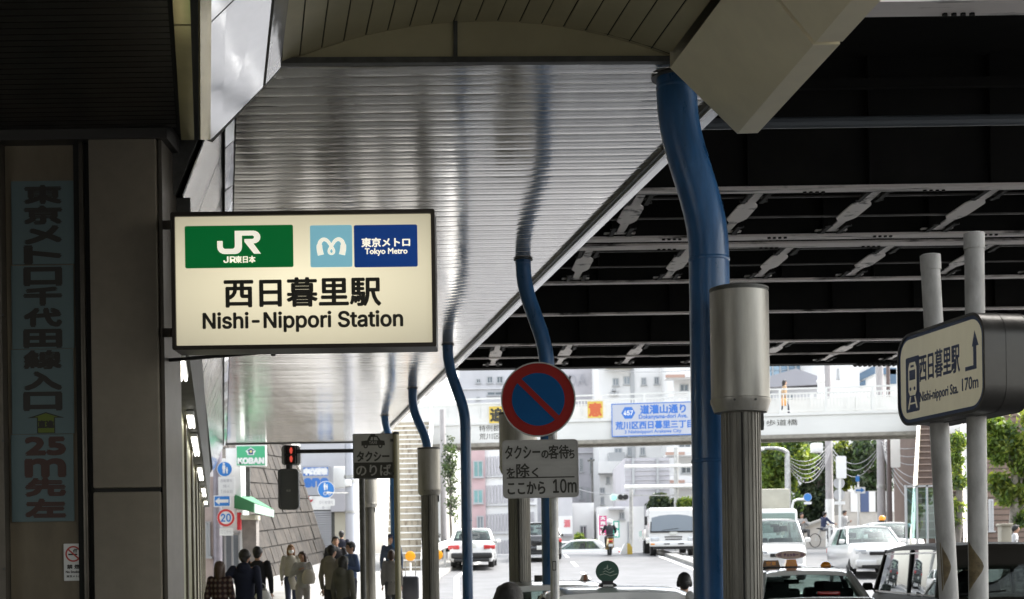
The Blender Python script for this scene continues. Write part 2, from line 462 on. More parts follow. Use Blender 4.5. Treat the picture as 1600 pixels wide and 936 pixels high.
# ================================================================ ENTRANCE VAULT (the near end of the canopy)
YV = YN; M_olv = mat('vault_panel', (.52, .47, .30), .5, .15, var=.10, scale=1.5)
M_gap = mat('joint_black', (.008, .008, .006), .8)
vau = thing('entrance_vault', 'olive panelled barrel vault over the station entrance with angled side beams', 'vault', (P(740, 98, YV).x, YV, 0))
YNEAR = 3.0
def runout(px, py, s, y=YNEAR, yv=None):
    """far point at the arch, and the same line carried towards the camera"""
    yv = yv or YV
    a = P(px, py, yv); dz = a.z-EYE
    # near end: same height, sideways so that the line keeps slope s in the picture
    pyn = HY-(HY-py)*yv/y
    c = P(px+s*(pyn-py), pyn, y); c.z = a.z
    return a, c
VS = lambda px: (379-px)/885.
def strip(bld, p1, p2, s1, s2, m, t=.03, y=YNEAR, yv=None, n=1, yw=None):
    a, c = runout(*p1, s1, y, yv); d, e = runout(*p2, s2, y, yw or yv)
    for i in range(n):
        f0, f1 = i/n, (i+1)/n-(.004 if n > 1 else 0)
        bld.slab([a.lerp(c, f0), a.lerp(c, f1), d.lerp(e, f1), d.lerp(e, f0)], t, m)
cx, cyc, R = 757., 32.+795., 795.
def arc(px): return cyc-math.sqrt(R*R-(px-cx)**2)
b = MB(); bk = MB()
js = [438, 467]+[467+34.35*i for i in range(1, 17)]+[1046]
for i in range(len(js)-1):
    p, q = js[i]+1.2, js[i+1]-1.2
    # surfaces face down: order left->right gives a downward normal
    strip(b, (q, arc(q)), (p, arc(p)), VS(q), VS(p), M_olv, -.015)
    strip(bk, (js[i+1], arc(js[i+1])-3), (js[i], arc(js[i])-3), VS(js[i+1]), VS(js[i]), M_gap, -.02)
b.build('vault_lining', vau, True, sharp=10); bk.build('vault_backing', vau, True)
b = MB()    # lunette at the far end: two panels, divider, lower rail
def lun(x0, x1):
    top = [(x, arc(x)+1) for x in lin(x0, x1, 12)]
    pts = [P(x, y, YV) for x, y in top]+[P(x1, 97, YV), P(x0, 97, YV)]
    b.prism([(p.x, p.z) for p in pts], -.05, 0, M_olv, Matrix.Translation((0, YV-.02, 0)) @ FR)
lun(442, 709); lun(715, 1045)
b.build('lunette', vau, True)
b = MB()
p, q = P(712, 34, YV), P(712, 97, YV); b.bar((p.x, YV-.035, p.z), (q.x, YV-.035, q.z), .028, .03, M_dst)
pa, pb = P(436, 99.5, YV), P(1046, 97, YV); b.bar((pa.x, YV-.04, pa.z), (pb.x, YV-.04, pb.z), .06, .04, M_dst)
ar = [P(x, arc(x), YV) for x in lin(438, 1046, 30)]; b.tube([(a.x, YV-.06, a.z) for a in ar], .014, M_dst, 6)
b.build('lunette_rail', vau, True)
# beige beam on the right
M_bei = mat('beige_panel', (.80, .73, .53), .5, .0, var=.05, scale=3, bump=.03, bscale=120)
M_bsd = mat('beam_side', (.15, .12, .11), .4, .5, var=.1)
b = MB(); yb = YV-.1
def beam(f0, f1):
    a, c = runout(1047, 106, VS(1047), yv=yb); d, e = runout(1152, 209, -.86, yv=yb); g, h = runout(1184, 208, -.93, yv=yb)
    k, l = runout(1184, 120, VS(1184), yv=yb)
    lp = lambda p, q: [p.lerp(q, f0), p.lerp(q, f1)]
    A, C = lp(a, c); D, E = lp(d, e); G, H = lp(g, h)
    U, W = A+Vector((.0, 0, .5)), C+Vector((0, 0, .5)); Q, S = G+Vector((0, 0, .9)), H+Vector((0, 0, .9))
    b.add([A, C, E, D], [(0, 1, 2, 3)], M_bei)
    b.add([D, E, H, G], [(0, 1, 2, 3)], M_bei)
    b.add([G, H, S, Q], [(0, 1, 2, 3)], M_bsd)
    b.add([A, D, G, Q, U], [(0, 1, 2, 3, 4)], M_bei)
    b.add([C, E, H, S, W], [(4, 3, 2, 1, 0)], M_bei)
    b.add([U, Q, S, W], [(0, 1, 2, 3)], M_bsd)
for i in range(5): beam(i*.245+(.006 if i else 0), min(1, (i+1)*.245))
b.build('side_beam', vau, True, sharp=10)
# stainless flank on the left and the golden reveal of the inner ceiling
M_gold = mat('bronze_mirror', (.80, .70, .38), .18, .6, bump=.12, bscale=.9, var=.08, scale=2)
b = MB(); LY = [YV, YV, YV, YV+.42, YV+.32, YV, YV, YV]
L = [((283, 216), .062), ((303.5, 216), .03), ((311, 217), .006), ((327, 217), -.004), ((346, 198), -.03), ((409, 134), -.10), ((413, 130), -.105), ((436, 104), -.125)]
def pan(i, j, m, n=1, bb=None): strip(bb or b, L[j][0], L[i][0], L[j][1], L[i][1], m, -.012, 3.6, LY[j], n, LY[i])
g = MB(); pan(0, 1, M_gold, 3, g); pan(2, 3, M_gold, 2, g); pan(1, 2, M_gap, 1, g); g.build('bronze_reveal', vau, True, sharp=10)
pan(3, 4, M_inox, 3); pan(4, 5, M_inox, 3); pan(6, 7, M_inox, 2); b.build('stainless_flank', vau, True, sharp=10)
b = MB()
a0, a1 = P(437, 100, YV+.02), P(327, 219, YV+.44)
b.bar(a0, a1, .05, .028, M_trim)
q0, q1 = runout(411, 132, -.103, 3.6)
b.bar(q0, q1, .03, .015, M_blk)
b.build('flank_trim', vau, True)
b = MB()   # body behind the flank panels so that no sky leaks through
fa = [runout(*p, s, 3.6, LY[k_]) for k_, (p, s) in enumerate(L)]
r0 = [x[0]+Vector((-.03, 0, .035)) for x in fa]; r1 = [x[1]+Vector((-.03, 0, .035)) for x in fa]
tp = Vector((0, 0, 1.4))
b.loft([[*r0, r0[-1]+tp, r0[0]+tp], [*r1, r1[-1]+tp, r1[0]+tp]], M_gap); b.build('flank_body', vau, True)
b = MB()   # roof over the vault
ra, rb_ = runout(438, 20, VS(438)); rc, rd = runout(1046, 20, VS(1046))
b.loft([[ra+Vector((0, 0, .1)), rc+Vector((0, 0, .1)), rc+Vector((0, 0, .5)), ra+Vector((0, 0, .5))], [rb_+Vector((0, 0, .1)), rd+Vector((0, 0, .1)), rd+Vector((0, 0, .5)), rb_+Vector((0, 0, .5))]], M_dst); b.build('roof', vau, True)

# ================================================================ STATION BUILDING, dark left side
YW = 10.0
bld = thing('station_building', 'dark tiled station wall and slatted ceiling on the shaded left side', 'building', (-4, YW, 0))
ZL = P(150, 222, YW).z
M_slat = mat('slat_bronze', (.035, .030, .024), .38, .5, var=.2, scale=3)
b = MB(); y = 2.6
lx0, lx1 = runout(*L[0][0], L[0][1], 3.6)
while y < YW-.15:
    x1 = lx0.x+(lx1.x-lx0.x)*(YW-y)/(YW-3.6)-.005
    b.bb((-14, y, ZL+.05), (x1, y+.078, ZL+.075), M_slat)
    y += .092
b.build('slatted_ceiling', bld, True)
b = MB(); b.bb((-14, 2.4, ZL+.11), (lx0.x+.05, YW+.3, ZL+.2), M_gap)
b.bb((-14, YW-.14, ZL-.02), (P(268, 222, YW).x, YW+.3, ZL+.1), mat('dark_lintel', (.035, .033, .03), .4)); b.build('ceiling_body', bld, True)
def wx(px): return P(px, 560, YW).x
M_col = mat('column_tile', (.19, .165, .125), .55, .1, var=.07, scale=8, bump=.05, bscale=90)
M_wall = mat('wall_panel_tan', (.15, .122, .08), .6, 0, var=.3, scale=2.2, stretch=(1, 1, .35))
M_prof = mat('profile_bronze', (.13, .115, .095), .35, .6, var=.15, scale=5)
zj = P(200, 767, YW).z
b = MB()
b.bb((wx(150), YW-.12, -.0), (wx(254), YW+.4, zj-.012), M_col, .012)
b.bb((wx(150), YW-.12, zj+.014), (wx(254), YW+.4, ZL), M_col, .012)
b.bb((wx(151.5), YW-.10, zj-.02), (wx(253), YW+.3, zj+.02), M_gap)
b.build('column', bld, True)
b = MB()
b.bb((wx(256), YW-.09, 0), (wx(262), YW+.4, ZL-.02), M_prof)
b.bb((wx(120), YW-.02, 0), (wx(132), YW+.4, ZL), M_gap)
b.bb((wx(132), YW-.08, 0), (wx(139), YW+.4, ZL), M_prof, .006)
b.bb((wx(139.5), YW-.05, 0), (wx(149.5), YW+.4, ZL), M_gap)
b.bb((wx(-160), YW-.09, 0), (wx(11), YW+.4, ZL), M_prof)
for px, py in ((5, 689), (6, 889), (5, 492)): b.lathe([(.009, 0), (.009, .004), (.005, .007)], M_dst, 8, face(px, py, YW-.091))
b.build('pilaster', bld, True)
b = MB(); b.bb((wx(12), YW, 0), (wx(119.5), YW+.3, ZL), M_wall); b.bb((-14, YW+.01, 0), (wx(-161), YW+.3, ZL), M_wall); b.build('wall', bld, True)
b = MB(); b.bb((-14, 2, -.02), (-13.7, YW+.2, ZL+.2), M_wall); b.build('side_wall', bld, True)
# shop wall along the canopy, beyond the column
M_sho = mat('shop_wall_green', (.40, .39, .24), .45, .1, var=.08, scale=1.2)
sh = thing('shop_wall', 'olive green panelled shop wall running along under the canopy', 'wall', (WX(20), 20, 0))
b = MB(); y = YW+.42
while y < 39:
    y2 = min(y+1.9, 39); b.slab([(WX(y), y, .0), (WX(y2-.02), y2-.02, .0), (WX(y2-.02), y2-.02, 3.4), (WX(y), y, 3.4)], .1, M_sho); y += 1.9
b.build('panel', sh, True, sharp=10)
b = MB(); y = YW+2.3
while y < 39: b.bb((WX(y)-.05, y-.01, 0), (WX(y)+.03, y+.03, 3.7), M_prof); y += 3.8
b.build('post', sh, True)
b = MB(); b.loft([[(WX(y)-.3, y, 0), (WX(y)-.12, y, 0), (WX(y)-.12, y, ZS+.3), (WX(y)-.3, y, ZS+.3)] for y in (YW+.4, 40)], M_gap); b.build('core', sh, True)
# unseen rest of the concourse around the viewer, added to block light from behind
b = MB()
b.bb((-14, -14, ZL+.05), (1.6, 2.4, ZL+.3), M_slat); b.bb((-14, -14.2, 0), (1.6, -14, ZL+.3), M_wall)
b.build('unseen_concourse_shell', bld, True)

# ================================================================ LIGHTBOX SIGN
YB = 9.55; s_ = YB/F
sg = thing('station_sign', 'glowing cream lightbox with black station name and green and blue logos, on the column', 'sign', P(264, 440, YB+.1))
fw_, fh_ = 404*s_, 206*s_
M0 = face(474.5, 437, YB, math.radians(.3))
M_fr = mat('sign_frame_bronze', (.055, .047, .04), .35, .6)
b = MB(M0)
o = rrect(412*s_, 215*s_, .012, 2); i_ = rrect(400*s_, 202*s_, .006, 2)
b.ring(o, i_, -.24, .012, M_fr); b.prism(rrect(411*s_, 214*s_, .01, 2), -.25, -.235, M_fr)
b.build('frame', sg, True)
# lit acrylic face: brightest in the middle where the tubes sit
M_lit = emat('sign_acrylic_lit', (1.0, .90, .62), .62, .35, (.5, .475, .40))
n = M_lit.node_tree; bb_ = n.nodes['Principled BSDF']
tc = n.nodes.new('ShaderNodeTexCoord'); mp = n.nodes.new('ShaderNodeMapping'); gr = n.nodes.new('ShaderNodeTexGradient'); gr.gradient_type = 'SPHERICAL'
mr = n.nodes.new('ShaderNodeMapRange'); mr.inputs['To Min'].default_value = .36*LUM; mr.inputs['To Max'].default_value = .90*LUM; mr.inputs['From Max'].default_value = .9
mp.inputs['Location'].default_value = (-.5*1.25, -.5*1.5, 0); mp.inputs['Scale'].default_value = (1.25, 1.5, 0)
n.links.new(tc.outputs['Generated'], mp.inputs[0]); n.links.new(mp.outputs[0], gr.inputs[0]); n.links.new(gr.outputs['Fac'], mr.inputs[0]); n.links.new(mr.outputs[0], bb_.inputs['Emission Strength'])
mp.inputs['Location'].default_value = (-.625, 0, -.75); mp.inputs['Scale'].default_value = (1.25, 0, 1.5)
M_ink = mat('sign_ink_black', (.03, .028, .02), .5)
def lit(nm, c, e): return emat(nm, c, e, .4)
M_lgr, M_lcy, M_lbl, M_lwh = lit('sign_green_lit', (.0, .145, .03), .5), lit('sign_cyan_lit', (.22, .50, .60), .62), lit('sign_blue_lit', (.004, .045, .23), .5), lit('sign_white_lit', (1, .95, .80), .68)
b = MB(M0); b.prism(rrect(399*s_, 201*s_, .006, 2), -.03, -.002, M_lit)
def sp(px, py): return T((px-474.5)*s_, (437-py)*s_)
b.build('lit_face', sg, True)
b = MB(M0)
def card(x0, x1, y0, y1, m): b.prism(rrect((x1-x0)*s_, (y1-y0)*s_, .012, 3), -.001, .0015, m, sp((x0+x1)/2, (y0+y1)/2))
card(290, 459, 351, 417, M_lgr); card(485.5, 551, 352.5, 418, M_lcy); card(554, 653, 353, 419, M_lbl)
# railway letters J and R drawn as outlines
def outl(pts, m, z1=.004): b.prism([((x-474.5)*s_, (437-y)*s_) for x, y in pts], .001, z1, m)
J = [(368, 359.5), (379, 359.5), (379, 382)]+[(368.5+10.5*math.cos(t), 384.5+11*math.sin(t)) for t in lin(0, math.pi/2, 6)]+[(354, 395.5)]+[(352+11.5*math.cos(t), 384.5+11*math.sin(t)) for t in lin(math.pi/2, math.pi, 6)]+[(340.5, 375), (349, 375), (349, 380)]+[(353+4*math.cos(t), 383+4.5*math.sin(t)) for t in lin(math.pi, math.pi/2, 4)]+[(363.5, 387.5)]+[(364+4*math.cos(t), 383+4.5*math.sin(t)) for t in lin(math.pi/2, 0, 4)]+[(368, 381)]
outl(J, M_lwh)
outl([(368, 359.5), (397, 359.5)]+[(397+11*math.cos(t), 369.5+10*math.sin(t)) for t in lin(-math.pi/2, math.pi/2, 9)]+[(397, 379.5), (408.5, 395.5), (397.5, 395.5), (383, 377), (383, 372.5), (395.5, 372.5)]+[(395.5+2.7*math.cos(t), 369.7+2.7*math.sin(t)) for t in lin(math.pi/2, -math.pi/2, 5)]+[(379, 367), (379, 366.5), (368, 366.5)], M_lwh, .0042)
b.text('JR', M_lwh, sp(359.5, 404.3), 18.5*s_, 9.5*s_, .0022, INTER, .003)
b.text('東日本', M_lwh, sp(384, 404.3), 31*s_, 10.6*s_, .0018, None, .003)
# looped M emblem
mp_ = []
cx_, cy_ = 518.5, 385
def ctr(t): return t
left = [(cx_-16.5, 399), (cx_-18.6, 388), (cx_-17.5, 379), (cx_-12, 374.6), (cx_-6, 377), (cx_-1, 384), (cx_+3.6, 391.5), (cx_+3.2, 396), (cx_, 397.6), (cx_-3.2, 396), (cx_-3.6, 391.5), (cx_+1, 384), (cx_+6, 377), (cx_+12, 374.6), (cx_+17.5, 379), (cx_+18.6, 388), (cx_+16.5, 399)]
def smooth(p, n=5):
    out = []
    for i in range(len(p)-1):
        a, q, c, d = p[max(i-1, 0)], p[i], p[i+1], p[min(i+2, len(p)-1)]
        for k in range(n):
            t = k/n
            out.append(tuple(.5*(2*q[j]+(c[j]-a[j])*t+(2*a[j]-5*q[j]+4*c[j]-d[j])*t*t+(3*q[j]-a[j]-3*c[j]+d[j])*t**3) for j in (0, 1)))
    return out+[p[-1]]
def ribbon(pts, wf, m, z0):
    pts = smooth(pts); n = len(pts); v = []; f = []
    for i, (x, y) in enumerate(pts):
        a, c = pts[max(i-1, 0)], pts[min(i+1, n-1)]; dx, dy = c[0]-a[0], c[1]-a[1]; l = math.hypot(dx, dy) or 1
        h = wf(i/(n-1))/2; z = z0+i*1e-5
        for sgn in (1, -1):
            v.append(((x-474.5-dy/l*h*sgn)*s_, (437-y-dx/l*h*sgn)*s_, z))
    for i in range(n-1): f.append((2*i, 2*i+1, 2*i+3, 2*i+2))
    b.add(v, f, m)
ribbon(left, lambda t: 3.2+4.2*abs(2*t-1)**1.0+(2.2 if abs(2*t-1) > .8 else 0), M_lwh, .003)
b.text('東京メトロ', M_lwh, sp(603.5, 380.5), 75*s_, 14*s_, .0024, None, .003)
b.text('Tokyo Metro', M_lwh, sp(604, 395.5), 66*s_, 11.5*s_, .0016, None, .003)
b.text('西日暮里駅', M_ink, sp(472.5, 456.5), 243*s_, 44*s_, .0062, None, .003)
b.text('Nishi-Nippori Station', M_ink, sp(472.5, 502.5), 311*s_, 30.5*s_, .0048, INTER, .003)
b.build('graphics', sg, True)
for py in (352, 520): b = MB(); b.bar(P(256, py, YW-.02), P(272, py, YB+.12), .05, .06, M_fr); b.build('bracket', sg, True)
b = MB()
b.bar(P(262, 563, YB+.5), P(430, 549, YB+.5), .03, .022, M_blk); b.bar(P(427, 543, YB+.5), P(427, 556, YB+.5), .03, .03, M_blk)
b.build('stay_bar', sg, True)

# ================================================================ POSTER AND NO-SMOKING SIGN
YP = YW-.012; q = YP/F
po = thing('paper_poster', 'tall pale blue paper poster with big dark characters, taped to the dark wall', 'poster', P(68, 815, YP))
M_pap = mat('poster_paper', (.095, .138, .142), .7, var=.06, scale=2)
M_pin = mat('poster_ink', (.025, .022, .018), .7)
M_prd = mat('poster_ink_brown', (.055, .028, .022), .7)
def stack(bld_, lines, m, cxp, wdp, htp, Y, bold):
    for ch, py in lines: bld_.text(ch, m, face(cxp, py, Y), wdp*Y/F, htp*Y/F, bold, None, .001)
YT = YP-.006
for i, (y0, y1, lines, m, cxp, wdp) in enumerate((
        (283, 413, [('東', 304), ('京', 336), ('メ', 367), ('ト', 398)], M_pin, 67, 56), (415, 545, [('ロ', 432), ('千', 463), ('代', 496), ('田', 529)], M_pin, 67, 56),
        (546, 678, [('線', 562), ('入', 595), ('口', 627)], M_pin, 67, 56), (679, 815, [('25', 697), ('m', 731), ('先', 761), ('左', 794)], M_prd, 71, 60))):
    b = MB(); b.prism(rrect(97*q, (y1-y0)*q, .002, 1), 0, .004+.0006*(i % 2), M_pap, face(67, (y0+y1)/2, YP, math.radians(rnd.uniform(-.3, .3))))
    stack(b, lines, m, cxp, wdp, 25.5, YT, .0115); b.build('sheet', po, True)
b = MB(face(72, 661, YT)); u = q
b.prism([(-14*u, -16*u), (14*u, -16*u), (14*u, 8*u), (29*u, 8*u), (0, 17*u), (-29*u, 8*u), (-14*u, 8*u)], 0, .0012, M_pin)
b.prism([(-12.5*u, -15*u), (12.5*u, -15*u), (12.5*u, 9*u), (19*u, 9*u), (0, 15.3*u), (-19*u, 9*u), (-12.5*u, 9*u)], .0014, .0024, mat('arrow_yellow', (.09, .12, .012), .6))
b.text('直進', M_pin, T(0, -2*u), 24*u, 11*u, .004, None, .0026)
b.build('arrow', po, True)
ns = thing('no_smoking_sign', 'small white no smoking sign with a red barred circle, low on the dark wall', 'sign', P(115, 907, YP))
b = MB(face(115, 878.5, YP-.001)); u = q
M_swh = mat('sticker_white', (.62, .62, .60), .5); M_srd = mat('sticker_red', (.42, .05, .04), .5)
b.prism(rrect(30*u, 58*u, .004, 2), 0, .003, M_swh)
c0 = T(0, 13*u); b.ring(circ(12.5*u, 28), circ(10*u, 28), .003, .0045, M_srd, c0)
b.box((0, -1.5*u, .004), (17*u, 2.4*u, .0012), M_pin, None) if False else b.add([(-8*u, -2*u, .0042), (6*u, -2*u, .0042), (6*u, .4*u, .0042), (-8*u, .4*u, .0042)], [(0, 1, 2, 3)], M_pin, c0)
for k in range(3): b.tube([c0 @ Vector(((1+k*2)*u, 2*u, .0042)), c0 @ Vector(((0+k*2.2)*u, 5*u, .0042)), c0 @ Vector(((3+k*2)*u, 8*u, .0042))], .0028, M_pin, 5)
b.box((0, 13*u, .0052), (22*u, 2.4*u, .0012), M_srd, Matrix.Rotation(math.radians(-42), 4, 'Z'))
b.text('禁 煙', M_pin, T(0, -7*u), 20*u, 6.5*u, .0015, None, .003); b.text('No Smoking', M_pin, T(0, -15.5*u), 24*u, 4.8*u, .001, None, .003); b.text('禁止区域 2024' if False else '東京メトロ', M_pin, T(0, -22*u), 22*u, 3.4*u, .0006, None, .003)
b.build('panel', ns, True)

# ================================================================ BLUE DOWNPIPES
M_pipe = mat('pipe_blue', (.02, .098, .245), .32, 0, var=.32, scale=2.4, stretch=(3, 3, .7), coat=.15, bump=.06, bscale=18, rvar=.1)
def pipe(px_top, px_bot, wpx_r, py_s, py_e, Y, lab, r=None):
    xt, xb = P(px_top, py_s, Y), P(px_bot, py_e, Y)
    r = r or wpx_r*Y/F/2
    t = thing('blue_downpipe', lab, 'pipe', (xb.x, Y, gz(xb.x, Y)+.12), group='blue bent pipes along the canopy edge')
    z0 = gz(xb.x, Y)+.12
    def rc(p, q, s):   # corner rounding samples
        return [p.lerp(q, k) for k in s]
    A, B_, C, D = Vector((xt.x, Y, ZS+.02)), xt, xb, Vector((xb.x, Y, z0))
    def bend(a, c, d, rad=.22, n=5):
        u1 = (a-c).normalized(); u2 = (d-c).normalized(); p = c+u1*rad; q = c+u2*rad
        return [p*(1-k)**2+c*2*k*(1-k)+q*k*k for k in lin(0, 1, n)]
    b = MB(); b.tube([A]+bend(A, B_, C)+bend(B_, C, D)+[D], r, M_pipe, 28); b.build('tube', t, True, sharp=60)
    b = MB()
    b.lathe([(r*1.25, -.014), (r*1.25, -.005)], M_dst, 24, Matrix.Translation((A.x, Y, ZS-.003)))
    b.build('flange', t, True)
    for p in (B_+Vector((0, 0, .25)), C-Vector((0, 0, .25)), C-Vector((0, 0, 1.7))):
        b = MB(); b.lathe([(r*1.008, -.014), (r*1.03, -.008), (r*1.03, .008), (r*1.008, .014)], M_pipe, 28, Matrix.Translation(p)); b.build('coupling', t, True)
    b = MB(); b.lathe([(r*1.5, 0), (r*1.5, .012), (r*1.05, .02), (r*1.02, .05)], M_dst, 24, Matrix.Translation(D)); b.build('base_plate', t, True)
pipe(1058, 1107, 63, 192, 352, 10.25, 'thickest blue bent pipe, beside the tall silver capped post under the beige beam')
pipe(818, 854, 24, 445, 545, 16.3, 'blue bent pipe that drops behind the round no-parking sign')
pipe(700, 727, 16.7, 570, 645, 22.5, 'dark blue bent pipe standing between the white car and the silver capped post')
pipe(645, 668, 13.9, 640, 690, 28, 'thin bent pipe going down into the silver capped post next to the stone stair wall')
pipe(601, 614, 11.5, 660, 700, 33, 'farthest and thinnest bent pipe, behind the taxi stand sign')

# ================================================================ FLUTED POSTS WITH SILVER CAPS
M_cap = mat('cap_metal', (.36, .345, .31), .38, .55, var=.28, scale=2.2, stretch=(3, 3, .5), rvar=.1)
M_flu = mat('fluted_metal', (.20, .19, .165), .45, .5, var=.3, scale=3, stretch=(2, 2, .4))
def post(pxc, Y, rc, rp, ytop, ybot, lab):
    c = P(pxc, ytop, Y); zt = c.z; zb = P(pxc, ybot, Y).z; z0 = gz(c.x, Y)+.12
    t = thing('capped_post', lab, 'post', (c.x, Y, z0), group='fluted posts with silver caps')
    b = MB(); n = 28; v = []; pr = []
    for k in range(n):
        a0 = 2*math.pi*k/n; st = 2*math.pi/n
        for fa, fr_ in ((0, 1), (.30, 1), (.38, .955), (.92, .955)): pr.append((rp*fr_*math.cos(a0+fa*st), rp*fr_*math.sin(a0+fa*st)))
    b.prism(pr, z0, zb, M_flu, T(c.x, Y)); b.build('shaft', t, True, sharp=25)
    b = MB()
    b.lathe([(rp*1.06, zb-.045), (rc*.90, zb-.04), (rc*1.02, zb+.03), (rc*1.03, zb+.05), (rc, zb+.055), (rc, zt-.03)], M_cap, 40, T(c.x, Y)); b.build('cap', t, True)
    b = MB(); b.lathe([(rc*.985, zt-.03), (rc*.985, zt-.016), (rc*1.012, zt-.015), (rc*1.012, zt-.002), (rc*.9, zt+.006), (.01, zt+.012)], M_dst, 40, T(c.x, Y))
    for a in (-110, -70, 160, 20):
        b.lathe([(.008, 0), (.008, .008)], M_dst, 8, T(c.x+rc*1.02*math.cos(math.radians(a)), Y+rc*1.02*math.sin(math.radians(a)), zb+.03) @ Matrix.Rotation(math.radians(a), 4, 'Z') @ Matrix.Rotation(math.pi/2, 4, 'Y'))
    b.build('lid', t, True)
    b = MB(); b.bb((c.x+rp*.93, Y-.03, zb-.16), (c.x+rp*1.13, Y+.03, zb-.05), M_dst); b.bb((c.x-.018, Y-rp*1.02, z0), (c.x-.008, Y-rp*.97, zb-.05), M_gap); b.build('seam', t, True)
    return t
post(1154.5, 9.75, .2, .135, 451, 636, 'tall silver capped post beside the thickest blue pipe, largest of its kind')
post(809, 17.6, .235, .137, 645, 735, 'silver capped post behind the no-parking sign and its white plate')
post(670, 25, .2, .15, 700, 770, 'silver capped post in front of the stone stair wall, left of the white car')
post(576, 34, .2, .13, 748, 790, 'dark capped post below the taxi stand sign, farthest of its kind')

# ================================================================ NO-PARKING SIGN
YN_ = 11.4; u = YN_/F
c = P(864, 700, YN_+.07); z0 = gz(c.x, YN_)+.12
np_ = thing('no_parking_sign', 'round red and blue no-parking sign over a grey plate about waiting taxis', 'sign', (c.x, YN_+.07, z0))
M_sred = mat('sign_red', (.30, .022, .018), .6, var=.1, scale=4, spec=.15); M_sblu = mat('sign_blue', (.006, .085, .24), .6, var=.1, scale=3, spec=.15)
M_splt = mat('sign_plate_grey', (.40, .39, .365), .6, var=.15, scale=4, stretch=(.6, 1, 2.2)); M_rim = mat('sign_rim', (.33, .32, .3), .4, .6)
b = MB(); b.tube([(c.x, YN_+.07, z0), (c.x, YN_+.07, P(864, 575, YN_).z)], .036, M_stl, 16); b.build('pole', np_, True)
b = MB(face(841, 624, YN_)); r = 58.5*u
b.lathe([(r, -.012), (r, .0)], M_sred, 64); b.ring(circ(r*1.0, 64), circ(r*.965, 64), -.014, .005, M_rim)
b.prism([(r*.705*math.cos(a), r*.705*math.sin(a)) for a in lin(0, 2*math.pi-.1, 64)], .0005, .0025, M_sblu)
b.box((0, 0, .003), (r*1.42, r*.155, .004), M_sred, Matrix.Rotation(math.radians(-45), 4, 'Z'))
b.build('disc', np_, True)
b = MB(face(844.5, 732.5, YN_, 0) @ Matrix.Rotation(math.radians(.3), 4, 'Z'))
w0, h0 = 119*u, 91*u
b.prism(rrect(w0, h0, .035, 4), -.008, 0, M_splt); b.ring(rrect(w0, h0, .035, 4), rrect(w0-.018, h0-.018, .028, 4), -.012, .004, M_rim)
def pt(px, py): return T((px-844.5)*u, (732.5-py)*u)
b.text('タクシー', M_ink, pt(817, 706), 54*u, 20*u, .0028, None, .002)
b.text('の', M_ink, pt(852, 710), 10.5*u, 12*u, .0026, None, .002)
b.text('客待', M_ink, pt(873.5, 706.5), 31*u, 21*u, .0026, None, .002); b.text('ち', M_ink, pt(893.5, 710), 8.5*u, 14*u, .0025, None, .002)
b.text('を', M_ink, pt(798, 738), 12.5*u, 15*u, .0028, None, .002); b.text('除', M_ink, pt(817, 734.5), 20*u, 21*u, .0026, None, .002); b.text('く', M_ink, pt(836, 738), 9.5*u, 14*u, .0028, None, .002)
b.box((0, (732.5-746)*u, .002), (106*u, 1.8*u, .002), M_ink)
b.text('ここから', M_ink, pt(822, 762), 58*u, 19*u, .0032, None, .002)
b.text('10m', M_ink, pt(882, 760), 36*u, 21*u, .0026, INTER, .002)
b.build('plate', np_, True)
for py in (596, 655, 700, 764): b = MB(); b.bb((c.x-.06, YN_+.016, P(864, py, YN_).z-.015), (c.x+.06, YN_+.03, P(864, py, YN_).z+.015), M_dst); b.ring(circ(.046, 16), circ(.037, 16), -.015, .015, M_dst, T(c.x, YN_+.07, P(864, py, YN_).z)); b.build('clamp', np_, True)
b = MB(face(866, 884, YN_+.03)); b.prism(rrect(6*u, 15*u, .004, 2), -.002, .004, M_ink); b.prism(rrect(4*u, 12*u, .003, 2), .0045, .006, M_splt); b.build('sticker', np_, True)

# ================================================================ TAXI STAND SIGN
YX = 15.0; u = YX/F
c = P(620, 760, YX); z0 = gz(c.x, YX)+.12
ts = thing('taxi_stand_sign', 'square taxi stand sign with a black car drawing and white on black lettering', 'sign', (c.x, YX, z0))
M_tpl = mat('taxi_plate', (.34, .33, .30), .5, var=.08); M_ypl = mat('pole_olive', (.30, .28, .2), .4, .5)
b = MB(); b.tube([(c.x, YX, z0), (c.x, YX, P(620, 679, YX).z)], .032, M_ypl, 16); b.lathe([(.034, 0), (.034, .02), (.02, .03)], M_dst, 14, T(c.x, YX, P(620, 679, YX).z)); b.build('pole', ts, True)
b = MB(face(583.5, 712.5, YX))
w0, h0 = 64*u, 70*u
b.prism(rrect(w0, h0, .012, 3), -.03, 0, M_tpl); b.ring(rrect(w0, h0, .012, 3), rrect(w0-.014, h0-.014, .008, 3), -.034, .004, M_dst)
def pt(px, py): return T((px-583.5)*u, (712.5-py)*u)
b.prism(rrect(60*u, 24*u, .004, 2), .0005, .002, M_ink, pt(583.5, 734.5))
b.text('のりば', M_tpl, pt(583.5, 734.5), 54*u, 17*u, .003, None, .003)
b.text('タクシー', M_ink, pt(583, 713), 50*u, 15*u, .0045, None, .0012)
car_ = [(-18, -6), (-18, 1), (-9, 2), (-5.5, 9), (7, 9), (12, 2), (18, 1), (19, -6), (14.5, -6), (13.5, -8.5), (9.5, -8.5), (8, -6), (-8, -6), (-9.5, -8.5), (-13.5, -8.5), (-14.5, -6)]
b.prism([(x*u, y*u) for x, y in car_], .0005, .002, M_ink, pt(583, 690))
for x in (-11.5, 11.5): b.lathe([(3.4*u, 0), (3.4*u, .0015)], M_ink, 16, pt(583+x, 697) @ T(0, 0, .001)); b.lathe([(1.5*u, 0), (1.5*u, .001)], M_tpl, 12, pt(583+x, 697) @ T(0, 0, .0026))
